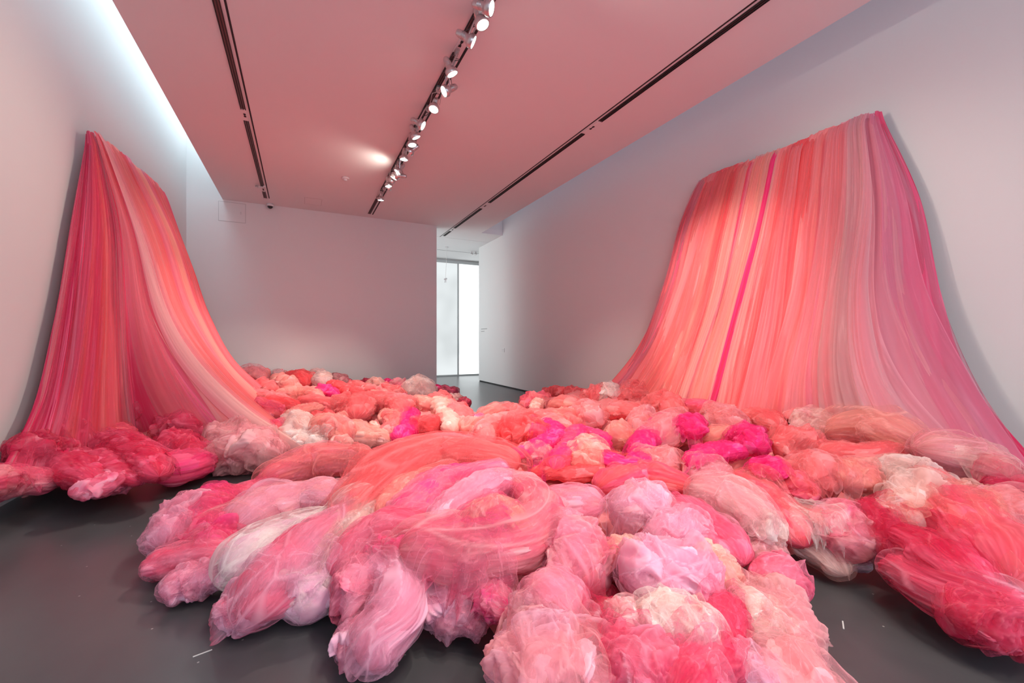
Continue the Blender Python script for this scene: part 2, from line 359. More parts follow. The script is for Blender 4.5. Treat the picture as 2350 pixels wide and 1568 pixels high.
# chips of pale concrete on the floor
p = [(510, 1128, 'long pale scuff on the floor between the two heaps'), (465, 1500, 'pale scratch on the dark floor, lower left'), (1935, 1435, 'small pale scuff on the floor at right')]
for px, py, lab in p:
    q, _ = at(px, py, 'z', 0); th = rr.uniform(.2, .6); L_ = .05 if py < 1200 else .035
    m = MB().bar((q[0] - L_ * math.cos(th), q[1] - L_ * math.sin(th), .001), (q[0] + L_ * math.cos(th), q[1] + L_ * math.sin(th), .001), .006, .002)
    tag(m.go('floor_scuff', M_CHIP), lab, 'scuff mark', 'pale scuffs on the floor')
# ---------------------------------------------------------------- tulle: noise, folds, materials
_rs = np.random.RandomState(7)
_PERM = _rs.permutation(256); _PERM = np.concatenate([_PERM, _PERM])
_GR = _rs.normal(size=(256, 3)); _GR /= np.linalg.norm(_GR, axis=1)[:, None]; _GR = _GR.astype(np.float32)
def noise3(p):
    p = p.astype(np.float32); i = np.floor(p).astype(np.int64); f = p - i; i &= 255
    u = f * f * f * (f * (f * 6 - 15) + 10); out = 0
    for dx in (0, 1):
        for dy in (0, 1):
            for dz in (0, 1):
                h = _PERM[_PERM[_PERM[(i[:, 0] + dx) & 255] + ((i[:, 1] + dy) & 255)] + ((i[:, 2] + dz) & 255)]
                g = _GR[h]
                dot = g[:, 0] * (f[:, 0] - dx) + g[:, 1] * (f[:, 1] - dy) + g[:, 2] * (f[:, 2] - dz)
                w = (u[:, 0] if dx else 1 - u[:, 0]) * (u[:, 1] if dy else 1 - u[:, 1]) * (u[:, 2] if dz else 1 - u[:, 2])
                out = out + w * dot
    return out * 1.6
def tri(x): return 2 * np.abs(2 * (x - np.floor(x + .5))) - 1

def fold_crumple(q, seed, freq=1.0, facet=1.0):
    rs = np.random.RandomState(seed); off = rs.uniform(0, 90, 3)
    wz = np.stack([noise3(q * .9 * freq + off + k * 17.3) for k in range(3)], 1)
    p = q + .55 * wz
    a = noise3(p * 1.5 * freq + off); b = noise3(p * 3.1 * freq + off + 31); c = noise3(p * 6.5 * freq + off + 57)
    ra = 1 - 2.2 * np.abs(a); rb = 1 - 2.2 * np.abs(b); rc = 1 - 2.2 * np.abs(c)
    d = .42 * ra + .30 * rb + .12 * rc
    crease = np.clip(rb, 0, 1) ** 5 * .7 + np.clip(ra, 0, 1) ** 9 * .6 + np.clip(rc, 0, 1) ** 6 * .35
    for k in range(3):
        v = rs.normal(size=3); v /= np.linalg.norm(v)
        t = tri((q + .35 * wz) @ v * rs.uniform(.7, 1.5) * freq + rs.uniform())
        d = d + .16 * facet * t; crease = crease + .5 * np.clip((t - .9) / .1, 0, 1)
    return d, np.clip(crease, 0, 1)
def fold_net(q, seed):
    rs = np.random.RandomState(seed); off = rs.uniform(0, 90, 3)
    wz = np.stack([noise3(q * .6 + off + k * 17.3) for k in range(3)], 1); p = q + .7 * wz
    a = noise3(p * .95 + off); b = noise3(p * 2.1 + off + 31); ra = 1 - 2.2 * np.abs(a); rb = 1 - 2.2 * np.abs(b)
    d = .55 * ra + .18 * rb; crease = np.clip(ra, 0, 1) ** 14 * .6 + np.clip(rb, 0, 1) ** 14 * .35
    for k in range(3):
        v = rs.normal(size=3); v /= np.linalg.norm(v)
        t = tri((q + .5 * wz) @ v * rs.uniform(.5, 1.0) + rs.uniform()); d = d + .2 * t; crease = crease + .7 * np.clip((t - .94) / .06, 0, 1)
    return d, np.clip(crease, 0, 1)
def fold_smooth(cs, sn, v, seed, k=2.2):
    rs = np.random.RandomState(seed); off = rs.uniform(0, 90, 3)
    w = noise3(np.stack([cs * .8, sn * .8, v * .45], 1) + off) * .35
    q = np.stack([cs * k + w * 2, sn * k + w * 2, v * .33 + w], 1) + off
    a = noise3(q); b = noise3(q * [2.3, 2.3, 1.3] + 11); c = noise3(q * [5, 5, 1.8] + 23)
    ra = 1 - 2 * np.abs(a); rb = 1 - 2 * np.abs(b); rc = 1 - 2 * np.abs(c)
    d = .5 * ra + .32 * rb + .16 * rc
    crease = np.clip(ra, 0, 1) ** 8 * .4 + np.clip(rb, 0, 1) ** 7 * .6 + np.clip(rc, 0, 1) ** 6 * .4
    return d, np.clip(crease, 0, 1)
def fold_poly(q, seed, nplanes=34, lo=.93, hi=1.18):
    rs = np.random.RandomState(seed); n = rs.normal(size=(nplanes, 3)); n /= np.linalg.norm(n, axis=1)[:, None]
    h = rs.uniform(lo, hi, nplanes); d = q / np.maximum(np.linalg.norm(q, axis=1)[:, None], 1e-5)
    m = h[None] / np.maximum(d @ n.T, .25); s = np.partition(m, 1, axis=1)[:, :2]
    m1 = np.minimum(s[:, 0], 1.5); return m1, np.exp(-((s[:, 1] - s[:, 0]) / .022) ** 2)

def catmull(P, n):
    P = np.asarray(P, float)
    if len(P) == 1: P = np.concatenate([P, P])
    seg = np.linalg.norm(np.diff(P[:, :3], axis=0), axis=1); seg = np.maximum(seg, 1e-4)
    T = np.concatenate([[0], np.cumsum(seg)]); t = np.linspace(0, T[-1], n); out = np.zeros((n, P.shape[1]))
    m = np.gradient(P, T, axis=0) if len(P) > 2 else np.tile((P[1] - P[0]) / T[-1], (2, 1))
    k = np.clip(np.searchsorted(T, t, side='right') - 1, 0, len(P) - 2)
    h = (T[k + 1] - T[k])[:, None]; x = ((t - T[k]) / h[:, 0])[:, None]
    out = (2 * x ** 3 - 3 * x ** 2 + 1) * P[k] + (x ** 3 - 2 * x ** 2 + x) * h * m[k] + (-2 * x ** 3 + 3 * x ** 2) * P[k + 1] + (x ** 3 - x ** 2) * h * m[k + 1]
    return out, T[-1]

def grid_shell(V, nu, nv, closed):
    i = np.arange(nv - 1)[:, None] * nu; j = np.arange(nu if closed else nu - 1)[None]
    j2 = (j + 1) % nu
    return np.stack([i + j, i + j2, i + nu + j2, i + nu + j], -1).reshape(-1, 4)

def build_mesh(name, shells, mats, parent=None):
    """shells: list of (V, F, UV(per vert), crease, material index)"""
    vo = 0; TN = []; V = []; F = []; UV = []; C = []; MI = []
    for (v, f, uv, c, mi, *tt) in shells:
        TN.append(tt[0] if tt else np.full(len(v), .5))
        V.append(v); F.append(f + vo); UV.append(uv[f.reshape(-1)]); C.append(c); MI.append(np.full(len(f), mi)); vo += len(v)
    V = np.concatenate(V).astype(np.float32); F = np.concatenate(F); UV = np.concatenate(UV).astype(np.float32)
    C = np.concatenate(C).astype(np.float32); MI = np.concatenate(MI).astype(np.int32)
    me = bpy.data.meshes.new(name); me.vertices.add(len(V)); me.vertices.foreach_set('co', V.ravel())
    me.loops.add(F.size); me.loops.foreach_set('vertex_index', F.ravel().astype(np.int32))
    me.polygons.add(len(F)); me.polygons.foreach_set('loop_start', np.arange(0, F.size, 4, dtype=np.int32))
    me.polygons.foreach_set('loop_total', np.full(len(F), 4, np.int32))
    me.update(calc_edges=True)
    uvl = me.uv_layers.new(name='folds'); uvl.data.foreach_set('uv', UV.ravel())
    at_ = me.attributes.new('crease', 'FLOAT', 'POINT'); at_.data.foreach_set('value', C)
    at2 = me.attributes.new('tone', 'FLOAT', 'POINT'); at2.data.foreach_set('value', np.concatenate(TN).astype(np.float32))
    for m in mats: me.materials.append(m)
    me.polygons.foreach_set('material_index', MI); me.polygons.foreach_set('use_smooth', np.ones(len(F), bool))
    me.update()
    o = bpy.data.objects.new(name, me); COL.objects.link(o)
    if parent: o.parent = parent
    return o

PAL = dict(
 CO=(.98, .19, .22), SA=(1.0, .32, .33), PE=(1.0, .47, .41), BL=(.96, .62, .58), WH=(.97, .86, .85),
 CR=(.80, .035, .12), RD=(.98, .11, .13), RO=(.94, .14, .28), PK=(.97, .35, .50), LV=(.95, .54, .71),
 HP=(1.0, .05, .30), MG=(.98, .03, .27), DU=(.84, .45, .46), BR=(.48, .07, .12), MV=(.76, .26, .38), GW=(.80, .60, .62),
 DR=(.60, .03, .11), PP=(.97, .43, .49))
CNAME = dict(CO='coral', SA='salmon', PE='peach', BL='blush', WH='white', CR='crimson', RD='scarlet', RO='rose', PK='pink', LV='lilac',
             HP='hot_pink', MG='magenta', DU='dusty', BR='burgundy', MV='mauve', GW='grey_white', DR='dark_red', PP='pale_pink')
_mats = {}
def tulle(ca, cb, style, layer):
    """net fabric: many overlaid layers. layer 'core' is the dense inside, a number is the coverage of a loose outer layer"""
    key = (ca, cb, style, layer)
    if key in _mats: return _mats[key]
    m, nt = newmat('tulle_%s_%s_%s' % (CNAME[ca], CNAME[cb], 'core' if layer == 'core' else 'sheer')); L = nt.links.new
    o = nd(nt, 'ShaderNodeOutputMaterial')
    cr = nd(nt, 'ShaderNodeAttribute', attribute_name='crease'); tn = nd(nt, 'ShaderNodeAttribute', attribute_name='tone')
    a, b = PAL[ca], PAL[cb]; pale = tuple(min(1, .5 * (x + y) / 2 + .45) for x, y in zip(a, b))
    mixc = nd(nt, 'ShaderNodeMix', data_type='RGBA'); L(tn.outputs['Fac'], mixc.inputs['Factor'])
    mixc.inputs['A'].default_value = (*a, 1); mixc.inputs['B'].default_value = (*b, 1)
    li = nd(nt, 'ShaderNodeMix', data_type='RGBA'); L(mixc.outputs['Result'], li.inputs['A']); li.inputs['B'].default_value = (*pale, 1)
    m2 = nd(nt, 'ShaderNodeMath', operation='MULTIPLY'); L(cr.outputs['Fac'], m2.inputs[0]); m2.inputs[1].default_value = .30
    df = nd(nt, 'ShaderNodeBsdfDiffuse'); tr = nd(nt, 'ShaderNodeBsdfTranslucent'); mx = nd(nt, 'ShaderNodeMixShader'); mx.inputs[0].default_value = .25 if layer == 'core' else .45
    if layer == 'core':
        n2 = nd(nt, 'ShaderNodeTexNoise'); n2.inputs['Detail'].default_value = 2
        if style == 's':
            uv = nd(nt, 'ShaderNodeUVMap', uv_map='folds'); L(uv.outputs[0], n2.inputs['Vector']); n2.inputs['Scale'].default_value = 14
        else:
            uv = nd(nt, 'ShaderNodeTexCoord'); L(uv.outputs['Object'], n2.inputs['Vector']); n2.inputs['Scale'].default_value = 11; n2.inputs['Distortion'].default_value = 1.0
        mr = nd(nt, 'ShaderNodeMapRange'); mr.inputs['From Min'].default_value = .5; mr.inputs['From Max'].default_value = .8; mr.inputs['To Max'].default_value = .30
        L(n2.outputs['Fac'], mr.inputs['Value'])
        ad = nd(nt, 'ShaderNodeMath', operation='ADD'); L(mr.outputs[0], ad.inputs[0]); L(m2.outputs[0], ad.inputs[1]); L(ad.outputs[0], li.inputs['Factor'])
        bp = nd(nt, 'ShaderNodeBump'); bp.inputs['Strength'].default_value = .15; bp.inputs['Distance'].default_value = .02; L(n2.outputs['Fac'], bp.inputs['Height']); L(bp.outputs[0], df.inputs['Normal'])
    else:
        L(m2.outputs[0], li.inputs['Factor'])
    for s in (df, tr): L(li.outputs['Result'], s.inputs['Color'])
    L(df.outputs[0], mx.inputs[1]); L(tr.outputs[0], mx.inputs[2])
    if layer == 'core':
        L(mx.outputs[0], o.inputs[0])
    else:
        lw = nd(nt, 'ShaderNodeLayerWeight'); lw.inputs['Blend'].default_value = .5
        pw = nd(nt, 'ShaderNodeMath', operation='POWER'); L(lw.outputs['Facing'], pw.inputs[0]); pw.inputs[1].default_value = 3.0
        k1 = nd(nt, 'ShaderNodeMath', operation='MULTIPLY_ADD'); L(pw.outputs[0], k1.inputs[0]); k1.inputs[1].default_value = min(.4, layer * .9); k1.inputs[2].default_value = layer
        k2 = nd(nt, 'ShaderNodeMath', operation='MULTIPLY_ADD', use_clamp=True); L(cr.outputs['Fac'], k2.inputs[0]); k2.inputs[1].default_value = .5; L(k1.outputs[0], k2.inputs[2])
        tp = nd(nt, 'ShaderNodeBsdfTransparent'); fx = nd(nt, 'ShaderNodeMixShader')
        L(k2.outputs[0], fx.inputs[0]); L(tp.outputs[0], fx.inputs[1]); L(mx.outputs[0], fx.inputs[2]); L(fx.outputs[0], o.inputs[0])
    _mats[key] = m; return m

# height of a bundle's middle above the floor, known where it can be read off the photograph
ZTAB = np.array([(0,1110,.18),(100,1050,.27),(100,960,.40),(480,1060,.14),(300,1000,.28),(400,950,.38),(575,866,.60),(555,905,.52),(640,930,.42),(640,1020,.2),
 (750,868,.50),(750,905,.42),(770,960,.3),(700,1020,.15),(850,1000,.15),(900,880,.40),(965,900,.3),(1045,905,.24),(1050,918,.15),(930,940,.33),(930,990,.15),(1040,960,.33),
 (1100,945,.25),(1130,990,.35),(1235,930,.25),(1300,920,.3),(1400,905,.45),(1450,900,.5),(1370,960,.4),(1500,960,.45),(1250,1040,.4),(1400,1050,.42),
 (1600,950,.55),(1600,1050,.45),(1850,920,.65),(1800,1000,.55),(2000,960,.62),(2150,1000,.6),(2300,1060,.5),(1960,1060,.5),(1750,1160,.34),(1900,1250,.16),
 (1950,1300,.08),(2060,1150,.38),(2250,1200,.36),(2100,1330,.2),(2300,1420,.17),(2200,1150,.42),(430,1210,.15),(340,1290,.1),(430,1340,.085),(560,1390,.11),
 (700,1390,.11),(620,1230,.2),(600,1110,.15),(720,1080,.2),(800,1160,.3),(960,1070,.36),(1130,1080,.42),(1060,1150,.42),(950,1220,.34),(850,1330,.2),(850,1470,.10),
 (1080,1280,.30),(1040,1410,.12),(1180,1130,.40),(1300,1300,.32),(1260,1480,.18),(1400,1170,.42),(1500,1300,.38),(1500,1450,.30),(1650,1250,.26),(1700,1350,.25),
 (1800,1400,.14),(1850,1530,.12),(1600,1150,.38),(1440,1550,.26)], float)
def zest(px, py):
    d = np.hypot(ZTAB[:, 0] - px, (ZTAB[:, 1] - py) * 1.6); w = 1 / (d + 9) ** 2.6
    return float((w * ZTAB[:, 2]).sum() / w.sum())

_bseed = [100]; ALLV = []; BUN = []
def k_ok(s): return s % 3 != 0
def tube_shell(c, r, up, side, tan, slen, nth, style, seed, scale, amp, poly=False, freq=1.0, floor=.004):
    ns = len(c); th = np.linspace(-math.pi / 2, 1.5 * math.pi, nth)
    TH, SI = np.meshgrid(th, np.arange(ns)); TH = TH.ravel(); SI = SI.ravel()
    cs, sn = np.cos(TH), np.sin(TH); R = r[SI]; sv = slen[SI]; rm = np.maximum(r.max(), 1e-3)
    # unit-ish coordinates for 3D folds
    q = np.stack([cs * R / rm, sn * R / rm, sv / rm], 1)
    lowf = noise3(q * .75 + seed * .37) + .5 * noise3(q * 1.5 + seed * .7)
    if poly:
        half = sv.max() / 2; ax = (sv - half) / max(half, 1e-4)
        m, cr = fold_poly(np.stack([cs * np.sqrt(np.maximum(0, 1 - .6 * ax ** 2)), sn * np.sqrt(np.maximum(0, 1 - .6 * ax ** 2)), ax * .8], 1), seed)
        d2, _ = fold_crumple(q, seed + 5, .8, .5)
        mult = m + .05 * d2
    elif style == 's':
        d, cr = fold_smooth(cs, sn, sv / rm, seed, 2.6); mult = (1 + .30 * lowf) * (1 + amp * d)
    else:
        d, cr = fold_crumple(q, seed, freq); mult = (1 + .34 * lowf) * (1 + amp * d)
    tone = (np.clip(.5 + 1.5 * noise3(np.stack([cs * 1.6, sn * 1.6, sv / rm * .22], 1) + seed), 0, 1) if style == 's' and not poly else np.clip(.5 + 1.3 * noise3(q * 1.3 + seed), 0, 1))
    rr = (R * scale * mult)[:, None]
    V = c[SI] + side[SI] * (cs[:, None] * rr) + up[SI] * (sn[:, None] * rr * (.70 if style == 's' else .84))
    if poly: V += tan[SI] * ((sv - sv.max() / 2) * (scale - 1))[:, None]
    elif style == 'c':      # push the crumples about, not only outwards
        w = np.stack([noise3(q * 1.2 + seed + 9 * k) for k in range(3)], 1); V += w * (R * .45)[:, None]
    lo = V[:, 2] < floor + .03; V[lo, 2] = floor + .03 * np.exp((V[lo, 2] - floor - .03) / .05)
    V[:, 0] = np.clip(V[:, 0], -2.255, 5.505); V[:, 1] = np.minimum(V[:, 1], 11.585)
    UV = np.stack([TH / (2 * math.pi) * max(3.0, rm * 26) * .5, sv / rm * .12], 1)
    return V, UV, cr, tone

def bundle(pts, ca, cb, style='s', veil=0, label='', group=None, dz=0, name='tulle_bundle', world=None, detail=1.0):
    _bseed[0] += 13; seed = _bseed[0]; P = []; wpx = []
    if world is None:
        for (px, py, w) in pts:
            z = zest(px, py) + dz; p, t = at(px, py, 'z', z)
            Rw = w * t / F_PX
            lim = min((11.52 - Rw) / p[1] if p[1] > 0 else 9, (5.42 - Rw) / p[0] if p[0] > 0 else 9, (-2.2 + Rw) / p[0] if p[0] < 0 else 9)
            if lim < 1:          # keep clear of the walls
                p = np.array([0, 0, CAM_H]) + (p - [0, 0, CAM_H]) * lim; t *= lim; Rw *= lim
            P.append([*p, Rw]); wpx.append(w)
        if len(P) == 1: P = [P[0], P[0]]
    P = np.array(P, float); P[:, 2] = np.maximum(P[:, 2], P[:, 3] * .62)
    if np.linalg.norm(P[0, :3] - P[-1, :3]) < .03 and len(P) == 2:
        a = np.random.RandomState(seed).uniform(0, 3.1); dv = np.array([math.cos(a), math.sin(a), 0]) * P[0, 3] * .35
        P[0, :3] -= dv; P[1, :3] += dv
    # lengthen both ends so that the rounded caps reach where the photograph shows them
    e0 = P[0, :3] - P[1, :3]; e1 = P[-1, :3] - P[-2, :3]
    A = P[0].copy(); A[:3] += e0 / (np.linalg.norm(e0) + 1e-6) * P[0, 3] * .7
    B = P[-1].copy(); B[:3] += e1 / (np.linalg.norm(e1) + 1e-6) * P[-1, 3] * .75
    A[2] = max(A[2] - A[3] * .12, A[3] * .4); B[2] = max(B[2] - B[3] * .12, B[3] * .4)
    P = np.concatenate([[A], P, [B]])
    wm = max(wpx); nth = int(np.clip(wm * 2.0 * detail, 30, 170))
    _, tot = catmull(P, 4)
    ns = int(np.clip(tot / (2 * math.pi * P[:, 3].max()) * nth * (1.0 if style == 'c' else .7), 18, 220))
    Q, tot = catmull(P, ns); c = Q[:, :3]; r = np.maximum(Q[:, 3], .01)
    s = np.linspace(0, tot, ns); R0, R1 = r[0] * 1.1, r[-1] * 1.1
    cap = np.ones(ns)
    x = np.clip(1 - s / R0, 0, 1); cap *= np.sqrt(np.maximum(1 - x ** 2, 0))
    x = np.clip(1 - (tot - s) / R1, 0, 1); cap *= np.sqrt(np.maximum(1 - x ** 2, 0))
    r = r * np.maximum(cap, .02)
    tan = np.gradient(c, axis=0); tan /= np.linalg.norm(tan, axis=1)[:, None] + 1e-9
    side = np.cross(tan, [0, 0, 1]); side /= np.linalg.norm(side, axis=1)[:, None] + 1e-9; up = np.cross(side, tan)
    up[up[:, 2] < 0] *= -1
    shells = []
    spec = [(.92, .20 if style == 's' else .36, 0, 1.0), (1.03, .20 if style == 's' else .34, 1, 1.15)]
    if wm > 26: spec.append((1.13, .17 if style == 's' else .30, 2, .75))
    for k, (sc, amp, mi, fq) in enumerate(spec):
        n1 = nth if k < 2 else max(30, int(nth * .8))
        V, UV, cr, tn = tube_shell(c, r, up, side, tan, s, n1, style, seed + k * 3, sc, amp, freq=fq)
        shells.append((V, grid_shell(V, n1, ns, False), UV, cr, mi, tn))
    mats = [tulle(ca, cb, style, 'core'), tulle(cb, ca, 's', .42), tulle(ca, cb, 's', .16)]
    o = build_mesh(name, shells, mats)
    tag(o, label, 'tulle bundle', group)
    ALLV.append(shells[0][0]); BUN.append((o, P[1:-1], cb if k_ok(seed) else ca, wm, seed, style))
    for k in range(int(veil)):
        V, UV, cr, tn = tube_shell(c, r, up, side, tan, s, max(40, int(nth * .8)), 'c', seed + 50 + k, 1.12 + .09 * k, 0, poly=True)
        ch = build_mesh('sheer_veil', [(V, grid_shell(V, max(40, int(nth * .8)), ns, False), UV, cr, 0, tn)], [tulle(cb, 'LV' if cb in ('PK', 'LV', 'RO') else cb, 'c', .16)], parent=o)
    return o
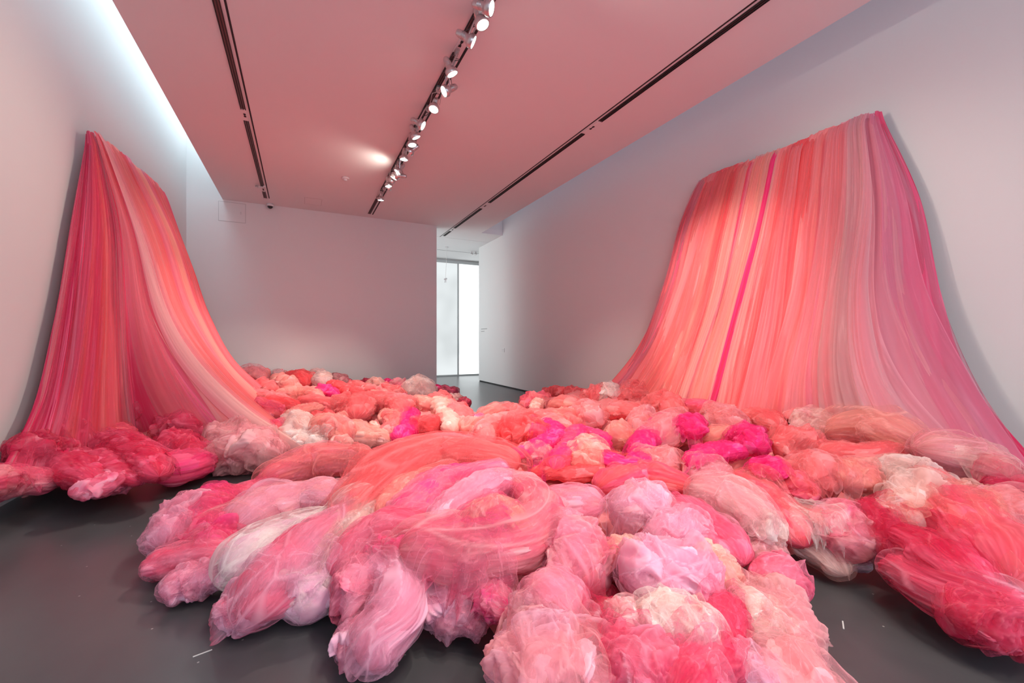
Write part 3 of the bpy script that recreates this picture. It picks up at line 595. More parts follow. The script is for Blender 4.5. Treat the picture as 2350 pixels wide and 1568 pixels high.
# ---------------------------------------------------------------- the heap of tulle bundles
# colours, style (s = drawn out in long folds, c = crumpled), veils, lift | x,y,half-width ... | label
HEAP = '''
LV PK c 2 0|400,1235,46 440,1200,52|sheer lilac puff with see-through crown at the far left tip of the front fan
RO HP c 0 0|500,1140,30 478,1200,46 500,1250,40|deep rose bunch beside the sheer lilac puff at the left tip
RO PK s 0 0|360,1295,36 430,1280,40 510,1268,34|flat rose roll at the leftmost tip of the front fan
LV PK c 1 0|390,1352,28 440,1340,34 500,1322,30|pale lilac roll lying on the floor below the flat rose roll
RO PK s 0 -.03|640,1110,22 580,1130,30 515,1160,34|narrow rose fold behind the big lilac petal
LV PP s 0 .02|800,1158,28 705,1145,52 600,1178,62 562,1198,54|big lilac pink petal spreading left in long soft folds
PK SA s 1 .03|815,1058,34 720,1066,44 625,1096,34|flat pink petal at the back left of the front fan
SA CO c 0 0|790,1070,32 830,1060,34|small crumpled coral knot behind the big lilac petal
PE BL s 0 .02|850,1050,16 862,1085,20 840,1120,16|thin peach ribbon behind the big lilac petal
LV WH s 1 .02|785,1190,22 680,1228,48 560,1290,62|pale lilac petal with a white streak left of the long rose swath
WH LV c 0 0|515,1335,18|little white tuft poking out under the lilac petal
RO PK s 1 .04|800,1180,28 705,1262,58 600,1370,64|long rose swath running down to a curled end on the floor
RO LV c 1 -.01|562,1385,54 592,1392,50|curled rose end of a swath resting on the dark floor
BL WH s 1 .02|845,1185,38 790,1235,34 760,1290,22|blush petal with a white fold between rose swaths
WH LV c 1 0|722,1315,40 704,1375,58|white puff inside a sheer lilac veil at the front edge
SA CO s 1 .05|1165,1062,40 1010,1058,66 890,1108,74 815,1162,48|broad coral swath arching over the middle of the front fan
PE SA s 0 .07|1050,1088,26 940,1120,36 880,1175,26|peach swath lying on the broad coral arch
PE CO c 0 .0|870,1200,36 900,1170,30|peach crumple pinched between the coral arch and rose rosette
HP PK s 0 .05|1150,1080,26 1020,1115,46 940,1185,48|hot pink swath right of the broad coral arch
PK LV s 0 .07|1165,1100,30 1080,1140,44 1010,1200,38|pink swath with lilac threads beside the hot pink swath
RO PK s 0 .03|960,1215,46 860,1230,58 790,1290,46|rose swath folded over the rose rosette
RO PK c 1 0|808,1345,56 845,1345,60|round rose rosette behind the long pink tail
HP RO c 0 .05|860,1262,26 930,1275,32|hot pink fold tucked into the rose rosette
PK LV s 1 .05|880,1285,38 922,1350,48 905,1420,58 865,1470,64|long pink tail curving down to the floor at the front edge
LV PK c 1 -.02|800,1465,38 880,1488,46|lilac hem of the long pink tail spread on the floor
RO PP s 1 .06|960,1255,62 1080,1262,74 1190,1235,66 1235,1165,42 1190,1115,26|large rose hammock shaped bundle in the centre of the front fan
MG HP s 0 -.02|980,1325,30 1080,1345,42 1160,1320,34|magenta underside showing below the large rose hammock
PP PE c 0 .12|1075,1205,34 1160,1190,44|pale pink ruffle poking out of the top of the rose hammock
PK LV c 1 0|990,1385,44 1070,1395,52|loose pink ruffle at the front edge below the rose hammock
MG PK c 0 0|1120,1375,38 1150,1400,30|magenta crumple beside the loose pink ruffle
LV PK c 1 -.03|1085,1425,32|small sheer lilac corner touching the floor in front of the magenta crumple
PP LV s 0 0|1150,1130,44 1215,1125,42|blush pink puff with soft folds above the rose hammock
PP PK s 0 0|1270,1160,48 1350,1155,46|wide pale pink puff right of the rose hammock
RO CO s 0 0|1390,1115,38 1480,1095,44 1560,1110,34|rose mound behind the pale pink ruffled cluster
RD CO s 0 0|1230,1085,20 1330,1088,22 1420,1075,18|tight scarlet cord stretched across the middle of the heap
PP PK c 1 0|1300,1240,60 1330,1310,66|tall pale pink crumpled column, front centre, upper half
LV PP c 1 0|1280,1420,78 1262,1500,98 1270,1590,105|huge pale lilac pillow at the bottom edge, left of the red gap
PK LV s 0 .05|1250,1360,60 1290,1390,70|pale pink fold laid across the huge lilac pillow
PP LV c 1 0|1440,1170,50 1490,1175,60|pale pink frilly puff on the crest of the front fan
PE BL c 0 0|1420,1280,34 1440,1260,30|small peach crumple under the frilly pink puff
LV PK c 0 .04|1520,1235,40 1590,1230,46|bright lilac pink rosette right of the peach crumple
PK LV c 1 0|1470,1320,66 1580,1330,74|broad pink crumpled pillow left of the sheer rose fold
BL PE c 1 .03|1620,1275,34 1660,1330,36|see-through dusty blush fold beside the broad pink pillow
RO PK s 0 .05|1560,1165,38 1620,1215,46 1680,1265,48|smooth rose roll reaching toward the floor gap at right
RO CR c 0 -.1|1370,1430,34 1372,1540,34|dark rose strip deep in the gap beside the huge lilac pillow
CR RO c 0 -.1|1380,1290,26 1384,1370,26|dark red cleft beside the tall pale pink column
WH BL c 1 .03|1500,1420,52 1600,1460,66|white crumpled puff in the foreground, right of centre
WH PP c 1 .03|1420,1400,30 1450,1430,28|small white tip left of the white foreground puff
PK RO c 1 0|1430,1500,66 1480,1580,80|pink crumple at the bottom edge under the white puff
RO CR s 0 .03|1660,1390,42 1650,1470,52 1560,1580,60|deep rose swath beside the white foreground puff
RO PK c 0 0|1600,1560,60|rose crumple on the bottom edge right of centre
WH BL c 1 .05|1710,1380,34 1750,1440,38 1800,1460,40|white twisted piece on the right flank of the front fan
PP DU c 1 0|1755,1385,58 1800,1480,64|big dusty pink pillow with sheer crown on the right flank
RO PK c 1 -.02|1760,1320,56 1800,1360,50|sheer rose pink shell on the right shoulder of the front fan
DU PP c 1 0|1790,1555,85 1850,1625,78|dusty pink pillow cut by the bottom edge at right
LV PP c 0 .05|1740,1560,44|small pale lilac rosette at the bottom edge
CO RD c 0 0|1165,1005,40 1225,1005,46|coral red crumple ringed by a smooth coral arc
CO SA s 0 .06|1110,1015,22 1130,975,26 1220,958,24 1300,985,20|smooth coral arc around the coral red crumple
HP MG s 0 .06|1255,975,18 1275,1000,24 1230,1030,22 1150,1052,15|hot pink band running down left of the coral red crumple
HP RO s 0 .05|1330,992,22 1310,1030,28 1275,1070,26|hot pink fold hanging down between two blush crumples
HP RO s 0 .04|1320,990,16 1390,1008,18|hot pink bridge joining the fold and the loop
HP MG s 0 .05|1378,1015,18 1395,1055,22 1432,1070,26 1480,1010,26 1535,962,20|large hot pink loop shaped like a V
BL SA c 0 0|1205,1050,26 1250,1052,28|blush crumple between hot pink band and hanging fold
BL PE c 0 .02|1345,1035,30 1355,1068,38|blush crumple cradled left of the hot pink V
PE SA c 0 .02|1425,1005,28|peach crumple inside the hot pink V
SA PP s 1 .02|1510,1010,36 1550,975,38|salmon pillow right of the hot pink V
HP MG c 0 .07|1580,972,26 1595,990,24|round hot pink tuft behind the long hot pink roll
HP MG s 0 .06|1590,1062,22 1640,1040,28 1695,1035,22|long hot pink roll at right of the salmon crumple
HP MG c 0 .06|1700,1000,26 1730,1020,28|upright hot pink tuft right of the peach puff
HP MG c 0 .07|1735,1072,22 1790,1082,26|lone hot pink puff lowest of the hot pink tufts
SA PP c 0 0|1480,1070,42 1530,1075,42|salmon crumple below the hot pink V
PK PP s 1 0|1600,1095,26 1650,1085,30|sheer pink fold in front of the long hot pink roll
PP SA c 1 .02|1640,960,30 1680,985,32|pale pink peaked puff at the foot of the right hanging
PE SA s 0 .02|1625,1005,24 1680,1000,28|peach puff above the long hot pink roll
SA CO s 0 .02|1730,960,28 1780,975,26|salmon dome at the foot of the right hanging
CO RO c 0 .05|1790,925,34 1840,915,34|coral red ruffle pushed against the foot of the right hanging
SA PP s 0 .05|1820,958,22 1900,945,20 1970,960,18|long salmon fold across the foot of the right hanging
SA CO c 0 0|1800,1020,40 1850,1030,44|salmon crumple right of the upright hot pink tuft
PP BL c 1 .03|1860,975,36 1890,985,32|blush peaked fold left of the wide veil train
PP PE s 1 .04|1930,985,44 2010,985,56 2080,1010,52|wide pale pink train spilling from the right hanging
SA CO s 0 .02|1900,1045,34 1980,1050,36 2050,1040,28|salmon rolls below the wide pale pink train
CO SA c 0 0|1830,1085,38 1900,1095,44|coral crumple right of the lone hot pink puff
SA PE c 0 .02|1960,1105,36 1985,1090,34|salmon crumple left of the bright white puff
WH PP s 1 .06|1610,1125,38 1680,1150,50 1740,1190,44|large cream pod lying diagonal in the right heap
WH BL c 1 .04|1735,1205,38 1775,1215,32|cream knob at the lower end of the diagonal cream pod
CO RO s 0 0|1690,1100,26 1770,1150,34 1830,1230,34|coral red fold curving behind the diagonal cream pod
PP DU c 0 -.03|1720,1262,30 1780,1265,30|pale ruffle under the cream knob touching the floor
RO CO c 0 0|1800,1120,34 1850,1130,36|rose coral crumple above the white floor swath
WH BL s 1 0|1850,1185,24 1870,1240,48 1920,1295,34|white swath sweeping down to the floor gap
WH LV s 0 -.03|1900,1290,26 1985,1295,18|white hem of the white swath on the floor
PP RO c 1 .04|1915,1190,56 1960,1235,58|round translucent pink bundle above the white hem
CR RO s 0 .02|2000,1165,30 2045,1210,36 2040,1265,26|crimson fold beside the round translucent pink bundle
WH BL c 1 .06|2040,1090,46 2085,1110,52 2090,1160,40|bright white puff in the right heap
WH PE c 0 .03|2050,1170,34 2090,1195,32|cream crumple below the bright white puff
BL PP s 1 .06|2140,1035,50 2220,1060,60 2290,1080,36|large blush veil bundle at the foot of the right hanging
RO CO s 0 .03|2140,1120,34 2200,1180,62 2290,1290,72|long rose swath running to the lower right corner
SA PP c 1 .05|2260,1160,44 2330,1200,60|salmon crumple at the right edge
CR RO s 0 .03|2270,1110,26 2350,1120,34|crimson fold at the right edge below the hanging
BL PE c 0 .02|2210,1150,40 2300,1250,36|blush crumple between the long rose swath and right edge
RO CR s 0 .04|2070,1230,34 2130,1260,50 2220,1330,66|deep rose swath twisting above the crimson bundle
CR RO s 1 0|2090,1310,52 2190,1360,70 2310,1410,80|big crimson bundle lying in the lower right corner
RO CR c 1 0|2210,1410,56 2330,1430,64|crimson crumple with sheer rim on the floor at lower right
PE SA s 0 0|1112,955,22 1150,945,26|peach puff at the notch between the two heaps
CO SA c 0 0|1165,945,20 1190,950,18|small coral puff right of the peach notch puff
CO RO c 0 .03|1215,930,24 1242,925,24|coral mound in front of the far wall base
PE BL c 0 .05|1228,940,12 1238,925,12|small cream knot on the coral mound
SA PE s 0 0|1275,930,24 1320,932,26|salmon puff right of the coral mound
SA PP c 0 0|1335,955,28 1360,962,28|salmon pillow in the middle row of the heap
PE CO c 0 0|1290,965,26 1310,972,22|peach glow lit puff behind the hot pink fold
CO RD c 0 -.03|1255,905,14 1330,908,18|coral ridge along the right wall base
SA CO c 0 0|1345,918,22 1375,912,24|salmon crumple left of the cream ball
BL WH c 0 .04|1398,905,24|cream ball at the left foot of the right hanging
SA CO c 0 0|1440,908,30 1480,912,26|salmon crumple at the left foot of the right hanging
CO SA s 0 0|1410,945,26 1460,950,26|coral puff in front of the cream ball
SA PP c 0 0|1465,985,22 1480,960,26|small salmon puff above the hot pink V
CO SA c 0 0|1515,935,30 1550,945,24|coral crumple under the strips of the right hanging
CO RO s 0 0|1580,935,22 1660,945,22|rose coral roll along the foot of the right hanging
HP PK c 0 .03|1080,965,14 1105,972,16|small hot pink patch near the notch
SA PE c 0 0|1075,990,28 1105,985,24|salmon crumple left of the coral arc
PK SA s 0 .05|990,1020,26 1060,1030,34 1110,1045,30|soft pink fold behind the broad coral arch
SA PP c 0 -.04|910,1048,20 950,1040,26|pale salmon fold at the edge of the floor gap
PE BL s 0 .03|1003,925,18 1028,960,20 1040,985,20|peach swirl in the centre of the heap
CO SA s 0 .04|1045,945,26 1065,965,22|coral dome beside the peach swirl
CO RD c 0 0|965,985,28 995,980,24|coral puff right of the hot pink tail
PE SA s 0 .03|960,925,22 990,935,22|peach fold in front of the big blush ball
SA CO c 0 .01|1005,918,18 1035,935,16|salmon puff below the burgundy bunch
BL WH c 0 .03|948,898,28 978,900,30|big blush ball near the end of the back wall
HP MG c 0 .02|1003,893,9 1010,900,9|tiny magenta fringe beside the big blush ball
BR RO c 0 0|1012,904,15 1040,902,16|burgundy bunch at the far tip of the heap
DU BL c 0 0|1040,918,14 1052,918,13|dusty beige puff at the far tip of the heap
CR BR c 0 -.02|1062,922,10 1070,925,10|dark crimson tip of the heap nearest the doorway
DU BR c 0 0|1015,918,12|small brown pink puff under the burgundy bunch
CO SA s 0 .05|820,955,30 850,925,32 900,925,30 925,945,26|thick coral loop over the centre left heap
PE CO c 0 .05|893,962,22|cream lump inside the thick coral loop
CO SA s 0 .04|915,945,18 915,975,22 885,990,18|coral strand closing the right of the coral loop
DU PE s 0 0|815,985,26 835,1010,30 885,1012,18|dusty beige swirl at the edge of the floor gap
PE BL s 0 .06|855,972,8 868,988,9 885,996,8|short cream roll lying on the dusty beige swirl
HP MG s 0 .05|943,945,16 938,975,22 920,1005,22|hot pink tail hanging over the centre left edge
HP PK c 0 .05|920,915,10 932,922,10|small hot pink knot above the hot pink tail
HP MG c 0 .03|745,903,17 765,908,15|bright magenta puff in the left heap
PK HP c 0 .03|700,901,11 712,903,9|small lilac pink puff left of the bright magenta puff
HP PK c 0 .03|825,912,10 835,915,8|faint hot pink patch behind the coral loop
SA PP c 1 0|560,862,20 595,865,24|salmon puff against the right edge of the left hanging
PP GW c 2 .02|632,862,16 645,868,14|grey sheer peak at the back of the left heap
CO RD s 0 .02|680,868,26 700,878,24|coral red mound in the back row against the wall
BL GW c 0 0|728,868,18 745,880,15|grey blush puff in the back row
DU BR c 0 0|775,872,16 790,880,13|dusty rose puff in the back row against the wall
CR BR c 0 0|835,878,9 850,880,8|dark crimson puff in the back row against the wall
BL PE c 0 .02|850,884,12 870,884,14|blush puff in the back row right of the dark crimson puff
SA CO c 0 0|805,890,18 830,892,16|salmon puff in the second row from the wall
DU RO c 0 0|905,883,15 925,888,14|dull rose puff left of the big blush ball
HP MG c 0 .02|886,875,6 893,878,6|tiny hot pink tip in the back row
SA CO c 0 0|885,900,20 915,905,18|salmon crumple in front of the dull rose puff
CO SA c 0 0|845,900,18 862,905,16|coral crumple behind the coral loop
PE BL c 0 0|840,925,18 880,912,16|cream crumple on top of the coral loop
CO RD c 0 .02|795,905,18 830,925,20|coral fold left of the coral loop
CO RD s 0 0|765,885,16 800,900,14|coral strip in the second row from the wall
PE SA c 0 .02|640,880,20 665,890,20|pale peach crumple below the grey sheer peak
SA CO c 0 0|595,888,20 620,895,18|salmon crumple near the left hanging
RD CO c 0 0|590,882,10 605,888,10|small scarlet hollow near the left hanging
PE SA s 0 .02|645,905,20 700,905,22 730,915,16|long pale peach fold in the left heap
SA PP s 0 .02|555,900,24 540,920,26|pale salmon fold at the foot of the left hanging
CO SA s 0 .03|580,905,18 620,915,20 660,930,18|coral fold in the left heap
RD CO s 0 0|580,930,22 620,935,28 670,940,24|scarlet coral crescent in the left heap
CO RO c 0 0|585,945,22 630,950,26|coral red crumple below the crescent
SA CO s 0 .02|700,925,24 760,935,22|salmon mound in the middle of the left heap
CO SA c 0 0|775,930,22 800,950,22|coral mound left of the thick coral loop
PE SA s 0 .02|670,955,20 720,945,24|peach mound above the white cloud
CO RD c 0 .03|725,962,18 750,965,20|coral hollow puff right of the peach mound
SA PE c 0 .02|745,985,34 785,1000,30|salmon puff right of the white cloud
PE BL c 0 0|775,965,12 790,980,14|cream frill beside the salmon puff
WH BL c 0 .05|670,965,24 690,1000,32|tall white cloud in the left heap
WH BL c 0 0|680,1025,22 735,1020,20|white foot of the white cloud on the floor edge
BL SA c 0 0|770,1018,18 800,1015,14|pale frill at the edge of the floor gap
CO RO s 0 .05|640,975,22 660,1000,18|coral strand left of the white cloud
RO CR s 0 .02|560,985,24 620,1000,24|rose red fold under the pale train
DU PP c 1 0|520,1030,44 575,1035,48 615,1040,38|dusty rose crumpled mound on the floor edge, left heap
PP DU c 0 .03|500,1010,34 560,1000,34|mauve fold above the dusty rose mound
RO HP s 0 0|330,1065,28 400,1075,42 455,1060,34|rose roll resting on the floor left of the dusty mound
RO CR c 0 .05|390,1030,42 430,1040,40|rose crumple on top of the rose roll
RO CR s 0 .08|270,1010,26 320,1045,32 360,1085,28|deep rose swath falling diagonally over the rose roll
CR RO c 0 .10|300,962,34 350,955,38|crimson crumple at the foot of the left hanging
CR RO c 0 0|400,980,38 450,995,34|crimson red crumple right of centre in the left pile
CR RD c 0 .03|330,930,28 370,925,24|bright crimson tuft at the foot of the left hanging
PP SA c 0 .02|400,915,26 440,925,30|pale pink crumple under the left hanging train
SA RO c 0 0|460,945,32 500,960,30|salmon red crumple under the left hanging train
RO CO c 0 0|470,985,26 520,990,28|small rose crumple above the mauve fold
CO RO c 0 0|540,960,24 570,965,22|coral rose crumple right of the pale train
RO CO s 0 .09|165,1000,26 225,985,30 280,1000,24|rose arch fold near the left wall
CR RO c 0 0|200,1030,34 260,1040,34|dark rose knot in the left pile
RO CR s 0 .02|230,1050,28 280,1090,28 320,1100,20|rose scoop fold on the floor edge
DR CR c 0 0|60,1030,34 110,1040,40|deep crimson fold against the left wall
RO CR s 0 .02|150,1040,26 180,1085,38 220,1105,26|broad rose flap over the lilac roll by the left wall
RO PK c 0 0|180,1130,20 250,1110,26 300,1085,18|pink hem along the floor in the left pile
PP RO s 0 0|-60,1110,44 20,1110,42 100,1105,34|pale pink roll on the floor against the left wall
CR RO c 0 0|150,985,30 100,995,26|crimson fold by the left wall under the hanging
'''
GROUPS = (('hot pink', 'hot pink tulle accents in the heap'), ('magenta', 'hot pink tulle accents in the heap'), ('white', 'white and cream tulle bundles'),
          ('cream', 'white and cream tulle bundles'))
for ln in HEAP.strip().split('\n'):
    hd, ps, lab = ln.split('|'); ca, cb, st, ve, dz = hd.split()
    pts = [tuple(float(x) for x in p.split(',')) for p in ps.split()]
    g = next((v for k, v in GROUPS if k in lab.split(' the ')[0]), 'pink and coral tulle bundles of the heap')
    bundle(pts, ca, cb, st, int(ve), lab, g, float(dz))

# loose net filling the inside of the heap, down to the floor
def heap_base():
    A = [at(x, y, 'z', 0)[0][:2] for x, y in ((10, 1120), (160, 1110), (300, 1085), (470, 1050), (640, 1030), (770, 1015), (880, 990))]
    A += [at(x, y, 'z', 0)[0][:2] for x, y in ((960, 1040), (800, 1110), (640, 1200), (500, 1260), (560, 1340), (760, 1340), (900, 1400), (1080, 1400), (1180, 1500))]
    A += [at(x, y, 'z', 0)[0][:2] for x, y in ((1180, 1700), (1800, 1700), (1800, 1450), (1690, 1290), (1880, 1270), (2040, 1240), (2140, 1360), (2400, 1400))]
    A += [np.array(p) for p in ((5.3, 1.6), (5.3, 8.3))]
    A += [at(x, y, 'z', 0)[0][:2] for x, y in ((1260, 950), (1150, 985), (1060, 985), (1050, 930))]
    A += [np.array(p) for p in ((2.9, 9.3), (-.4, 11.0), (-2.1, 10.9), (-2.2, 5.3))]
    A = np.array(A); x = np.arange(-2.26, 5.5, .045); y = np.arange(1.2, 11.58, .045); X, Y = np.meshgrid(x, y); P = np.stack([X.ravel(), Y.ravel()], 1)
    ins = np.zeros(len(P), bool); d = np.full(len(P), 9.)
    for i in range(len(A)):
        a, b = A[i - 1], A[i]; c = (a[1] > P[:, 1]) != (b[1] > P[:, 1])
        with np.errstate(divide='ignore', invalid='ignore'): xi = (b[0] - a[0]) * (P[:, 1] - a[1]) / (b[1] - a[1] + 1e-12) + a[0]
        ins ^= c & (P[:, 0] < xi); e = b - a; t = np.clip(((P - a) @ e) / (e @ e + 1e-12), 0, 1)
        d = np.minimum(d, np.linalg.norm(P - a - t[:, None] * e, axis=1))
    sd = np.where(ins, d, -d)
    far = np.clip((P[:, 1] - 5) / 6, 0, 1) * np.clip((2.0 - P[:, 0]) / 3, 0, 1)
    wall = np.clip((P[:, 0] - 3.2) / 1.5, 0, 1)
    H = (.19 + .26 * far + .22 * wall) * np.sqrt(np.clip(sd / .55, 0, 1))
    q = np.stack([P[:, 0] * 3.2, P[:, 1] * 3.2, H * 2], 1); f, cr = fold_crumple(q, 900, 1.0)
    V = np.stack([P[:, 0], P[:, 1], np.maximum(H + .09 * f * np.clip(sd / .2, 0, 1), 0)], 1); V[sd < 0, 2] = -.06
    keep = sd > -.06; F = grid_shell(V, len(x), len(y), False); F = F[keep[F].all(1)]
    used = np.unique(F); mp = np.zeros(len(V), int); mp[used] = np.arange(len(used))
    o = build_mesh('loose_tulle_filling', [(V[used], mp[F], P[used], cr[used], 0)], [tulle('SA', 'CO', 'c', 'core')])
    tag(o, 'loose crumpled coral net filling the hollows between the tulle bundles', 'tulle', kind='stuff')
heap_base()

# each larger bundle has a loose outer net spread over itself and its neighbours' hollows
def spread_nets():
    g = .03; x0, y0 = -2.4, .8; nx, ny = 270, 370
    H = np.zeros((ny, nx)); V = np.concatenate(ALLV + [np.array([v.co[:] for v in bpy.data.objects['loose_tulle_filling'].data.vertices])])
    ix = np.clip(((V[:, 0] - x0) / g).astype(int), 0, nx - 1); iy = np.clip(((V[:, 1] - y0) / g).astype(int), 0, ny - 1)
    np.maximum.at(H, (iy, ix), V[:, 2])
    Hm = H.copy()
    for dy in (-1, 0, 1):
        for dx in (-1, 0, 1): Hm = np.maximum(Hm, np.roll(np.roll(H, dy, 0), dx, 1) * .985)
    K = Hm.copy()
    for _ in range(3): K = (np.roll(K, 1, 0) + np.roll(K, -1, 0) + np.roll(K, 1, 1) + np.roll(K, -1, 1) + 2 * K) / 6
    E = K.copy()
    for _ in range(2): E = np.minimum.reduce([E, np.roll(E, 1, 0), np.roll(E, -1, 0), np.roll(E, 1, 1), np.roll(E, -1, 1)])
    def inside(x, y): return E[np.clip(((y - y0) / g).astype(int), 0, ny - 1), np.clip(((x - x0) / g).astype(int), 0, nx - 1)]
    def hs(x, y):
        fx = np.clip((x - x0) / g - .5, 0, nx - 2); fy = np.clip((y - y0) / g - .5, 0, ny - 2); i = fx.astype(int); j = fy.astype(int); a = fx - i; b = fy - j
        return (K[j, i] * (1 - a) + K[j, i + 1] * a) * (1 - b) + (K[j + 1, i] * (1 - a) + K[j + 1, i + 1] * a) * b
    for (o, P, cc, wm, seed, style) in BUN:
        if wm < 21: continue
        rs = np.random.RandomState(seed + 3)
        if rs.uniform() < .12: continue
        a = P[0, :2]; b = P[-1, :2]; R = P[:, 3].max(); L_ = np.linalg.norm(b - a); mid = P[:, :2].mean(0) + rs.uniform(-.25, .25, 2) * R
        t = (b - a) / L_ if L_ > .05 else np.array([1., 0]); t = np.array([t[0] + rs.uniform(-.3, .3), t[1] + rs.uniform(-.3, .3)]); t /= np.linalg.norm(t); nrm = np.array([-t[1], t[0]])
        n = int(np.clip(wm * 1.5, 36, 110)); th = np.linspace(-1, 1, n); U, W_ = np.meshgrid(th, th); U = U.ravel(); W_ = W_.ravel()
        rho = np.maximum(np.abs(U), np.abs(W_)); sc = rho / np.maximum(np.hypot(U, W_), 1e-6)
        ang = np.arctan2(W_, U); edge = 1 + .30 * noise3(np.stack([np.cos(ang) * 1.4, np.sin(ang) * 1.4, np.full(len(U), seed * .7)], 1)) + .10 * tri(ang * 1.6 + seed)
        X = U * sc * edge * (L_ / 2 + R * .9); Y = W_ * sc * edge * R * 1.1
        x = mid[0] + t[0] * X + nrm[0] * Y; y = mid[1] + t[1] * X + nrm[1] * Y
        x = np.clip(x, -2.24, 5.49); y = np.minimum(y, 11.57); s_ = np.ones(len(x)); cx_, cy_ = x.copy(), y.copy()
        for step in range(14):       # the net ends where the heap ends, it does not trail over the bare floor
            bad = inside(cx_, cy_) < max(.06, R * .45)
            s_[bad] *= .94; cx_ = mid[0] + (x - mid[0]) * s_; cy_ = mid[1] + (y - mid[1]) * s_
        s_[s_ < 1] *= .86; x = mid[0] + (x - mid[0]) * s_; y = mid[1] + (y - mid[1]) * s_; tuck = (s_ < 1) * R * .12
        q = np.stack([X / R * .7, Y / R * 1.9, np.full(len(X), seed * .61)], 1) if style == 's' else np.stack([X / R, Y / R, np.full(len(X), seed * .61)], 1) * 1.15
        f, cr = fold_net(q, seed + 8)
        z = hs(x, y) - tuck + R * .05 + f * R * .15 - R * .40 * np.clip((rho - .72) / .28, 0, 1) ** 2
        x = np.clip(x, -2.24, 5.49); y = np.minimum(y, 11.57); z = np.maximum(z, .004 + .004 * rs.uniform())
        tn = np.clip(.5 + 1.3 * noise3(q * .8 + 3), 0, 1); cr = np.maximum(cr, .75 * (rho > .985))
        F = grid_shell(x, n, n, False)
        ch = build_mesh('draped_net', [(np.stack([x, y, z], 1), F, np.stack([X, Y], 1), cr, 0, tn)], [tulle(cc, dict(CO='SA', SA='PP', DU='PP').get(cc, cc), 's', .22)], parent=o)
spread_nets()
# ---------------------------------------------------------------- the two wall hangings
def key(pts):
    return np.array([at(px, py, ax, v)[0] for (px, py, ax, v) in pts])
class Hang:
    def __init__(s, keys, out):       # keys: {s: 5 points top -> bottom}; out: unit vector away from the wall
        s.k = sorted(keys); s.P = np.array([key(keys[a]) for a in s.k]); s.out = np.array(out, float)
    def curve(s, a, T):
        a = np.clip(a, s.k[0], s.k[-1]); i = int(np.clip(np.searchsorted(s.k, a) - 1, 0, len(s.k) - 2))
        f = (a - s.k[i]) / (s.k[i + 1] - s.k[i]); K = s.P[i] * (1 - f) + s.P[i + 1] * f
        return catmull(K, len(T))[0]
    def strip(s, name, parent, a0, a1, b0, b1, ca, cb, lay, off, seed, t1=1.0, amp=.055, label=None, nu=46, nv=90):
        """a0..a1 along the rod at the top, b0..b1 at the bottom; off = distance in front of the base surface"""
        T = np.linspace(0, 1, nv); rs = np.random.RandomState(seed); N = 25
        S_ = np.linspace(0, 1, N); base = np.array([s.curve(x, T) for x in S_])          # N x nv x 3
        u = np.linspace(0, 1, nu); V = np.zeros((nv, nu, 3)); fall = T ** 1.2
        A = a0 + (b0 - a0) * fall; B = a1 + (b1 - a1) * fall
        sk = A[:, None] + (B - A)[:, None] * u[None]
        wob = .010 * np.sin(T * 7 + seed)[:, None] * np.ones(nu)[None]
        sk = np.clip(sk + wob * T[:, None], 0, 1) * (N - 1); i = np.clip(sk.astype(int), 0, N - 2); f = (sk - i)[..., None]
        jj = np.arange(nv)[:, None] * np.ones(nu, int)[None]
        V = base[i, jj] * (1 - f) + base[i + 1, jj] * f
        nn = (u[None] - .5) * (1 + .3 * T[:, None]); kf = 6 * max(b1 - b0, .05) / .12
        q = np.stack([(nn * kf * .42).ravel(), np.repeat(T * 1.1, nu), np.full(nu * nv, seed * .37)], 1)
        a = noise3(q); b = noise3(q * [2.4, 1.3, 1]); c = noise3(q * [6, 1.6, 1])
        ra = 1 - 2 * np.abs(a); rb = 1 - 2 * np.abs(b); rc = 1 - 2 * np.abs(c)
        tn = np.clip(.5 + 1.4 * noise3(q * [.8, .5, 1] + 40), 0, 1)
        pl = (.62 * ra + .30 * rb + .08 * rc).reshape(nv, nu)
        edge = np.sin(math.pi * np.clip(u, 0, 1)) ** .5
        g = amp * (.35 + 1.2 * T)[:, None]
        o_ = off * (.5 + .9 * T)[:, None] + pl * g + .025 * edge[None] * (.5 + T)[:, None]
        # roll over the rod at the very top
        top = np.clip(1 - T / .05, 0, 1)[:, None]
        V = V + s.out * (o_ * (1 - .8 * top ** 2))[..., None]; V[..., 2] += (.03 * rs.uniform(-1, 1) + .022 * pl * 1.0) * top
        V = V.reshape(-1, 3)
        V[:, 2] = np.maximum(V[:, 2], .02)
        cr = np.clip(np.clip(rb, 0, 1) ** 6 * .45 + np.clip(rc, 0, 1) ** 6 * .18 + np.repeat(np.zeros(nv), nu), 0, 1)
        eu = np.tile(np.minimum(u, 1 - u), nv); cr = np.maximum(cr, .6 * (eu < .02))
        UV = np.stack([np.tile(u, nv) * max(b1 - b0, .03) * 26 + seed * .31, np.repeat(T * .42, nu) + seed * .17], 1)
        k = int(nv * t1); V = V[:k * nu]; cr = cr[:k * nu]; UV = UV[:k * nu]
        o = build_mesh(name, [(V, grid_shell(V, nu, k, False), UV, cr, 0, tn[:k * nu])], [tulle(ca, cb, 's', lay)], parent)
        if label: o['label'] = label
        return o

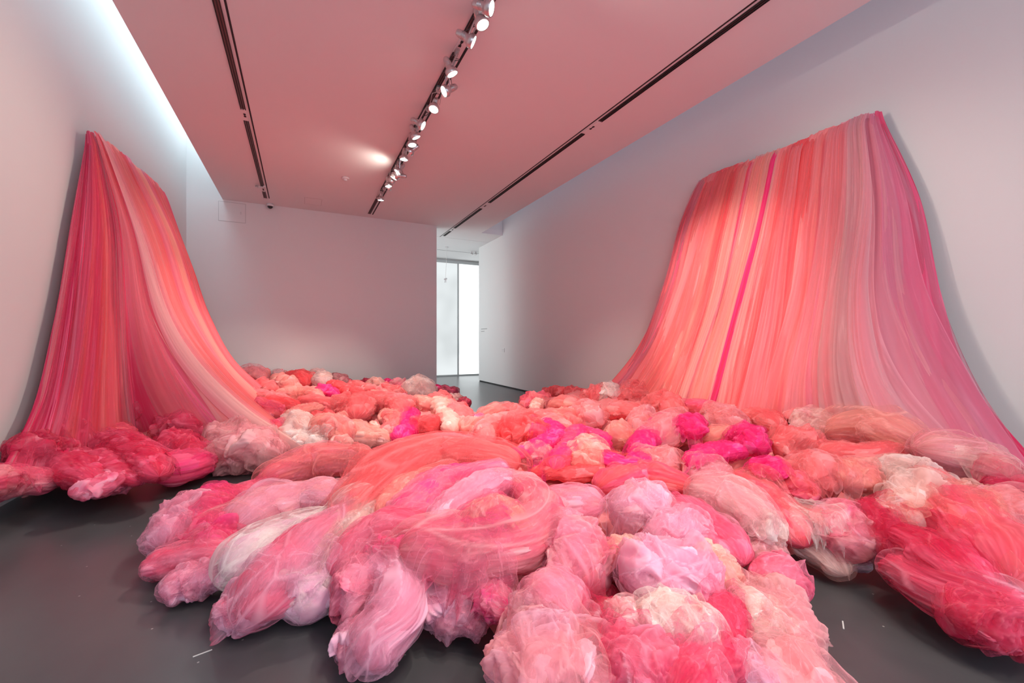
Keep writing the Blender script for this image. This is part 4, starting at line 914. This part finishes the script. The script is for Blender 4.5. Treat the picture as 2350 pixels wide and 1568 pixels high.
WORD = dict(CO='coral', SA='salmon', PE='peach', BL='blush', WH='white', CR='crimson', RD='scarlet', RO='rose', PK='pink', LV='lilac', HP='hot pink',
            MG='magenta', DU='dusty rose', BR='burgundy', MV='mauve', GW='grey white', DR='dark red', PP='pale pink')
def hang(H, label, spec, sheer, seed0):
    r = empty('tulle_hanging', tuple(H.P[len(H.k) // 2][0])); tag(r, label, 'tulle hanging', 'wall hangings of tulle')
    for i, (a0, a1, b0, b1, ca, cb, off) in enumerate(spec):
        o = H.strip('tulle_strip', None, a0, a1, b0, b1, ca, cb, 'core', off, seed0 + i * 7, label='%s strip' % WORD[ca]); local(r, o)
    for i, (a0, a1, b0, b1, ca, cb, off, al) in enumerate(sheer):
        o = H.strip('sheer_strip', None, a0, a1, b0, b1, ca, cb, al, off, seed0 + 500 + i * 7, label='sheer %s strip' % WORD[ca], amp=.04); local(r, o)
    return r

RK = {0.0: [(1605, 415, 'X', 5.42), (1572, 490, 'X', 5.40), (1530, 650, 'X', 5.38), (1475, 790, 'X', 5.30), (1395, 900, 'X', 5.2)],
      0.2: [(1692, 382, 'X', 5.38), (1660, 540, 'X', 5.3), (1625, 700, 'X', 5.2), (1575, 860, 'X', 5.05), (1545, 945, 'X', 4.95)],
      0.5: [(1800, 342, 'X', 5.38), (1768, 540, 'X', 5.22), (1737, 700, 'X', 5.12), (1700, 860, 'X', 4.98), (1680, 960, 'X', 4.88)],
      0.75: [(1925, 292, 'X', 5.38), (1912, 500, 'X', 5.2), (1893, 700, 'X', 5.02), (1872, 860, 'X', 4.85), (1865, 965, 'X', 4.72)],
      0.9: [(2000, 263, 'X', 5.38), (2020, 450, 'X', 5.15), (2010, 700, 'X', 4.88), (2030, 880, 'X', 4.65), (2080, 1000, 'X', 4.5)],
      1.0: [(2025, 265, 'X', 5.44), (2112, 450, 'X', 5.44), (2172, 700, 'X', 5.40), (2262, 900, 'X', 5.34), (2390, 1080, 'X', 5.2)]}
HR = Hang(RK, (-1, 0, 0))
cols = [('RO','CO',.03),('CO','SA',.04),('SA','CO',.045),('CO','RD',.04),('SA','PE',.045),('RD','CO',.03),('SA','PE',.04),('CO','SA',.035),('PE','SA',.04),('SA','PE',.045),('PE','SA',.045),('CO','SA',.03),
 ('MG','HP',.018),('SA','CO',.045),('CO','SA',.035),('RD','CR',.04),('RD','CO',.035),('CO','SA',.04),('SA','CO',.045),('CR','RO',.03),('SA','CO',.04),('CO','RO',.035),('MV','PP',.04),('BR','DU',.022),('DU','MV',.035),('MV','PK',.045),('MV','DU',.04),('CR','RO',.03),('DR','CR',.03)]
tot = sum(c[2] for c in cols); spec = []; a = 0; rk = random.Random(5)
for i, (c, d, w) in enumerate(cols):
    w /= tot; j = rk.uniform(-.012, .012); f = 1.9 if c != 'MG' else 1.1
    spec.append((max(0, a - .012), min(1, a + w * f), max(0, a - .014 + j), min(1, a + w * f + .01 + j), c, d, .005 + .032 * rk.random())); a += w
sheer = [(.0, .06, 0, .05, 'MV', 'GW', .05, .35), (.03, .12, .04, .14, 'SA', 'CO', .05, .35), (.10, .20, .10, .19, 'PE', 'SA', .05, .40), (.18, .26, .16, .26, 'CO', 'SA', .06, .35), (.24, .29, .22, .33, 'PE', 'BL', .07, .5),
         (.30, .325, .28, .31, 'HP', 'PK', .06, .35), (.33, .41, .30, .42, 'PE', 'SA', .07, .40), (.40, .48, .36, .50, 'PE', 'BL', .08, .42), (.445, .475, .40, .44, 'HP', 'MG', .10, .70), (.50, .60, .47, .60, 'CO', 'SA', .07, .35),
         (.55, .60, .54, .66, 'SA', 'PP', .09, .5), (.60, .68, .60, .70, 'RD', 'CO', .06, .4), (.66, .76, .63, .78, 'SA', 'PP', .09, .45), (.72, .78, .70, .84, 'PP', 'SA', .11, .5), (.74, .84, .76, .93, 'PP', 'PK', .13, .42),
         (.80, .88, .78, .95, 'PP', 'GW', .15, .42), (.86, .89, .86, .92, 'GW', 'PP', .17, .5), (.86, .94, .90, .98, 'MV', 'PP', .08, .5), (.90, .97, .92, 1.0, 'MV', 'PK', .08, .45), (.94, 1.0, .95, 1.0, 'CR', 'MV', .04, .45)]
hang(HR, 'broad hanging of coral, red and mauve tulle strips on the right wall', spec, sheer, 11)

LK = {0.0: [(196, 310, 'X', -2.2), (160, 500, 'X', -2.2), (115, 740, 'X', -2.2), (68, 930, 'X', -2.18), (-20, 1100, 'X', -2.12)],
      0.25: [(202, 307, 'X', -2.15), (205, 500, 'X', -2.1), (185, 720, 'X', -2.06), (165, 880, 'X', -2.03), (145, 1040, 'X', -2.0)],
      0.5: [(214, 306, 'X', -2.1), (262, 500, 'X', -2.03), (275, 700, 'X', -1.97), (285, 870, 'X', -1.92), (300, 1020, 'X', -1.86)],
      0.62: [(232, 320, 'Y', 6.8), (318, 540, 'Y', 6.9), (385, 740, 'Y', 6.8), (545, 945, 'z', .56), (668, 1036, 'z', .16)],
      0.8: [(300, 372, 'Y', 7.9), (375, 530, 'Y', 7.9), (432, 720, 'Y', 7.9), (500, 840, 'Y', 7.8), (560, 905, 'Y', 7.6)],
      1.0: [(378, 440, 'Y', 9.1), (430, 590, 'Y', 9.3), (478, 730, 'Y', 9.4), (535, 835, 'Y', 9.4), (590, 885, 'Y', 9.4)]}
HL = Hang(LK, (.75, -.65, 0))
cols = [('DR','CR',.05),('DR','RO',.05),('CR','DR',.05),('RO','CR',.045),('CR','RO',.045),('RO','CR',.045),('CR','RO',.05),('RO','CO',.04),('CR','RO',.04),('DR','BR',.03),('DR','DR',.03),('CR','RO',.035),('RO','CO',.035),
 ('CO','RO',.04),('SA','PP',.04),('CO','SA',.04),('SA','PE',.04),('CO','RO',.04),('RO','PK',.03),('SA','PE',.04),('CO','SA',.04),('RD','CO',.03),('SA','CO',.04),('RD','CO',.04),('RO','CO',.04)]
tot = sum(c[2] for c in cols); spec = []; a = 0
for i, (c, d, w) in enumerate(cols):
    w /= tot; j = rk.uniform(-.012, .012)
    spec.append((max(0, a - .012), min(1, a + w * 1.9), max(0, a - .014 + j), min(1, a + w * 1.9 + .01 + j), c, d, .005 + .03 * rk.random())); a += w
sheer = [(0, .10, 0, .07, 'PP', 'DU', .03, .22), (.03, .14, .02, .15, 'RO', 'CR', .05, .35), (.14, .24, .10, .24, 'RO', 'PK', .07, .40), (.22, .34, .19, .34, 'RO', 'CO', .09, .40), (.32, .42, .30, .46, 'RO', 'SA', .08, .40), (.44, .49, .43, .50, 'MV', 'DU', .06, .28),
         (.49, .56, .52, .575, 'PP', 'SA', .08, .35), (.55, .60, .585, .64, 'PP', 'BL', .13, .85), (.60, .68, .62, .72, 'SA', 'PP', .08, .42), (.66, .76, .66, .76, 'CO', 'SA', .07, .4), (.70, .80, .72, .84, 'PK', 'SA', .07, .4), (.78, .84, .76, .86, 'PE', 'SA', .09, .5), (.84, .90, .84, .92, 'PK', 'CO', .06, .4), (.90, .97, .90, .98, 'SA', 'PK', .05, .35)]
hang(HL, 'tall peaked hanging of crimson and coral tulle strips on the left wall', spec, sheer, 300)
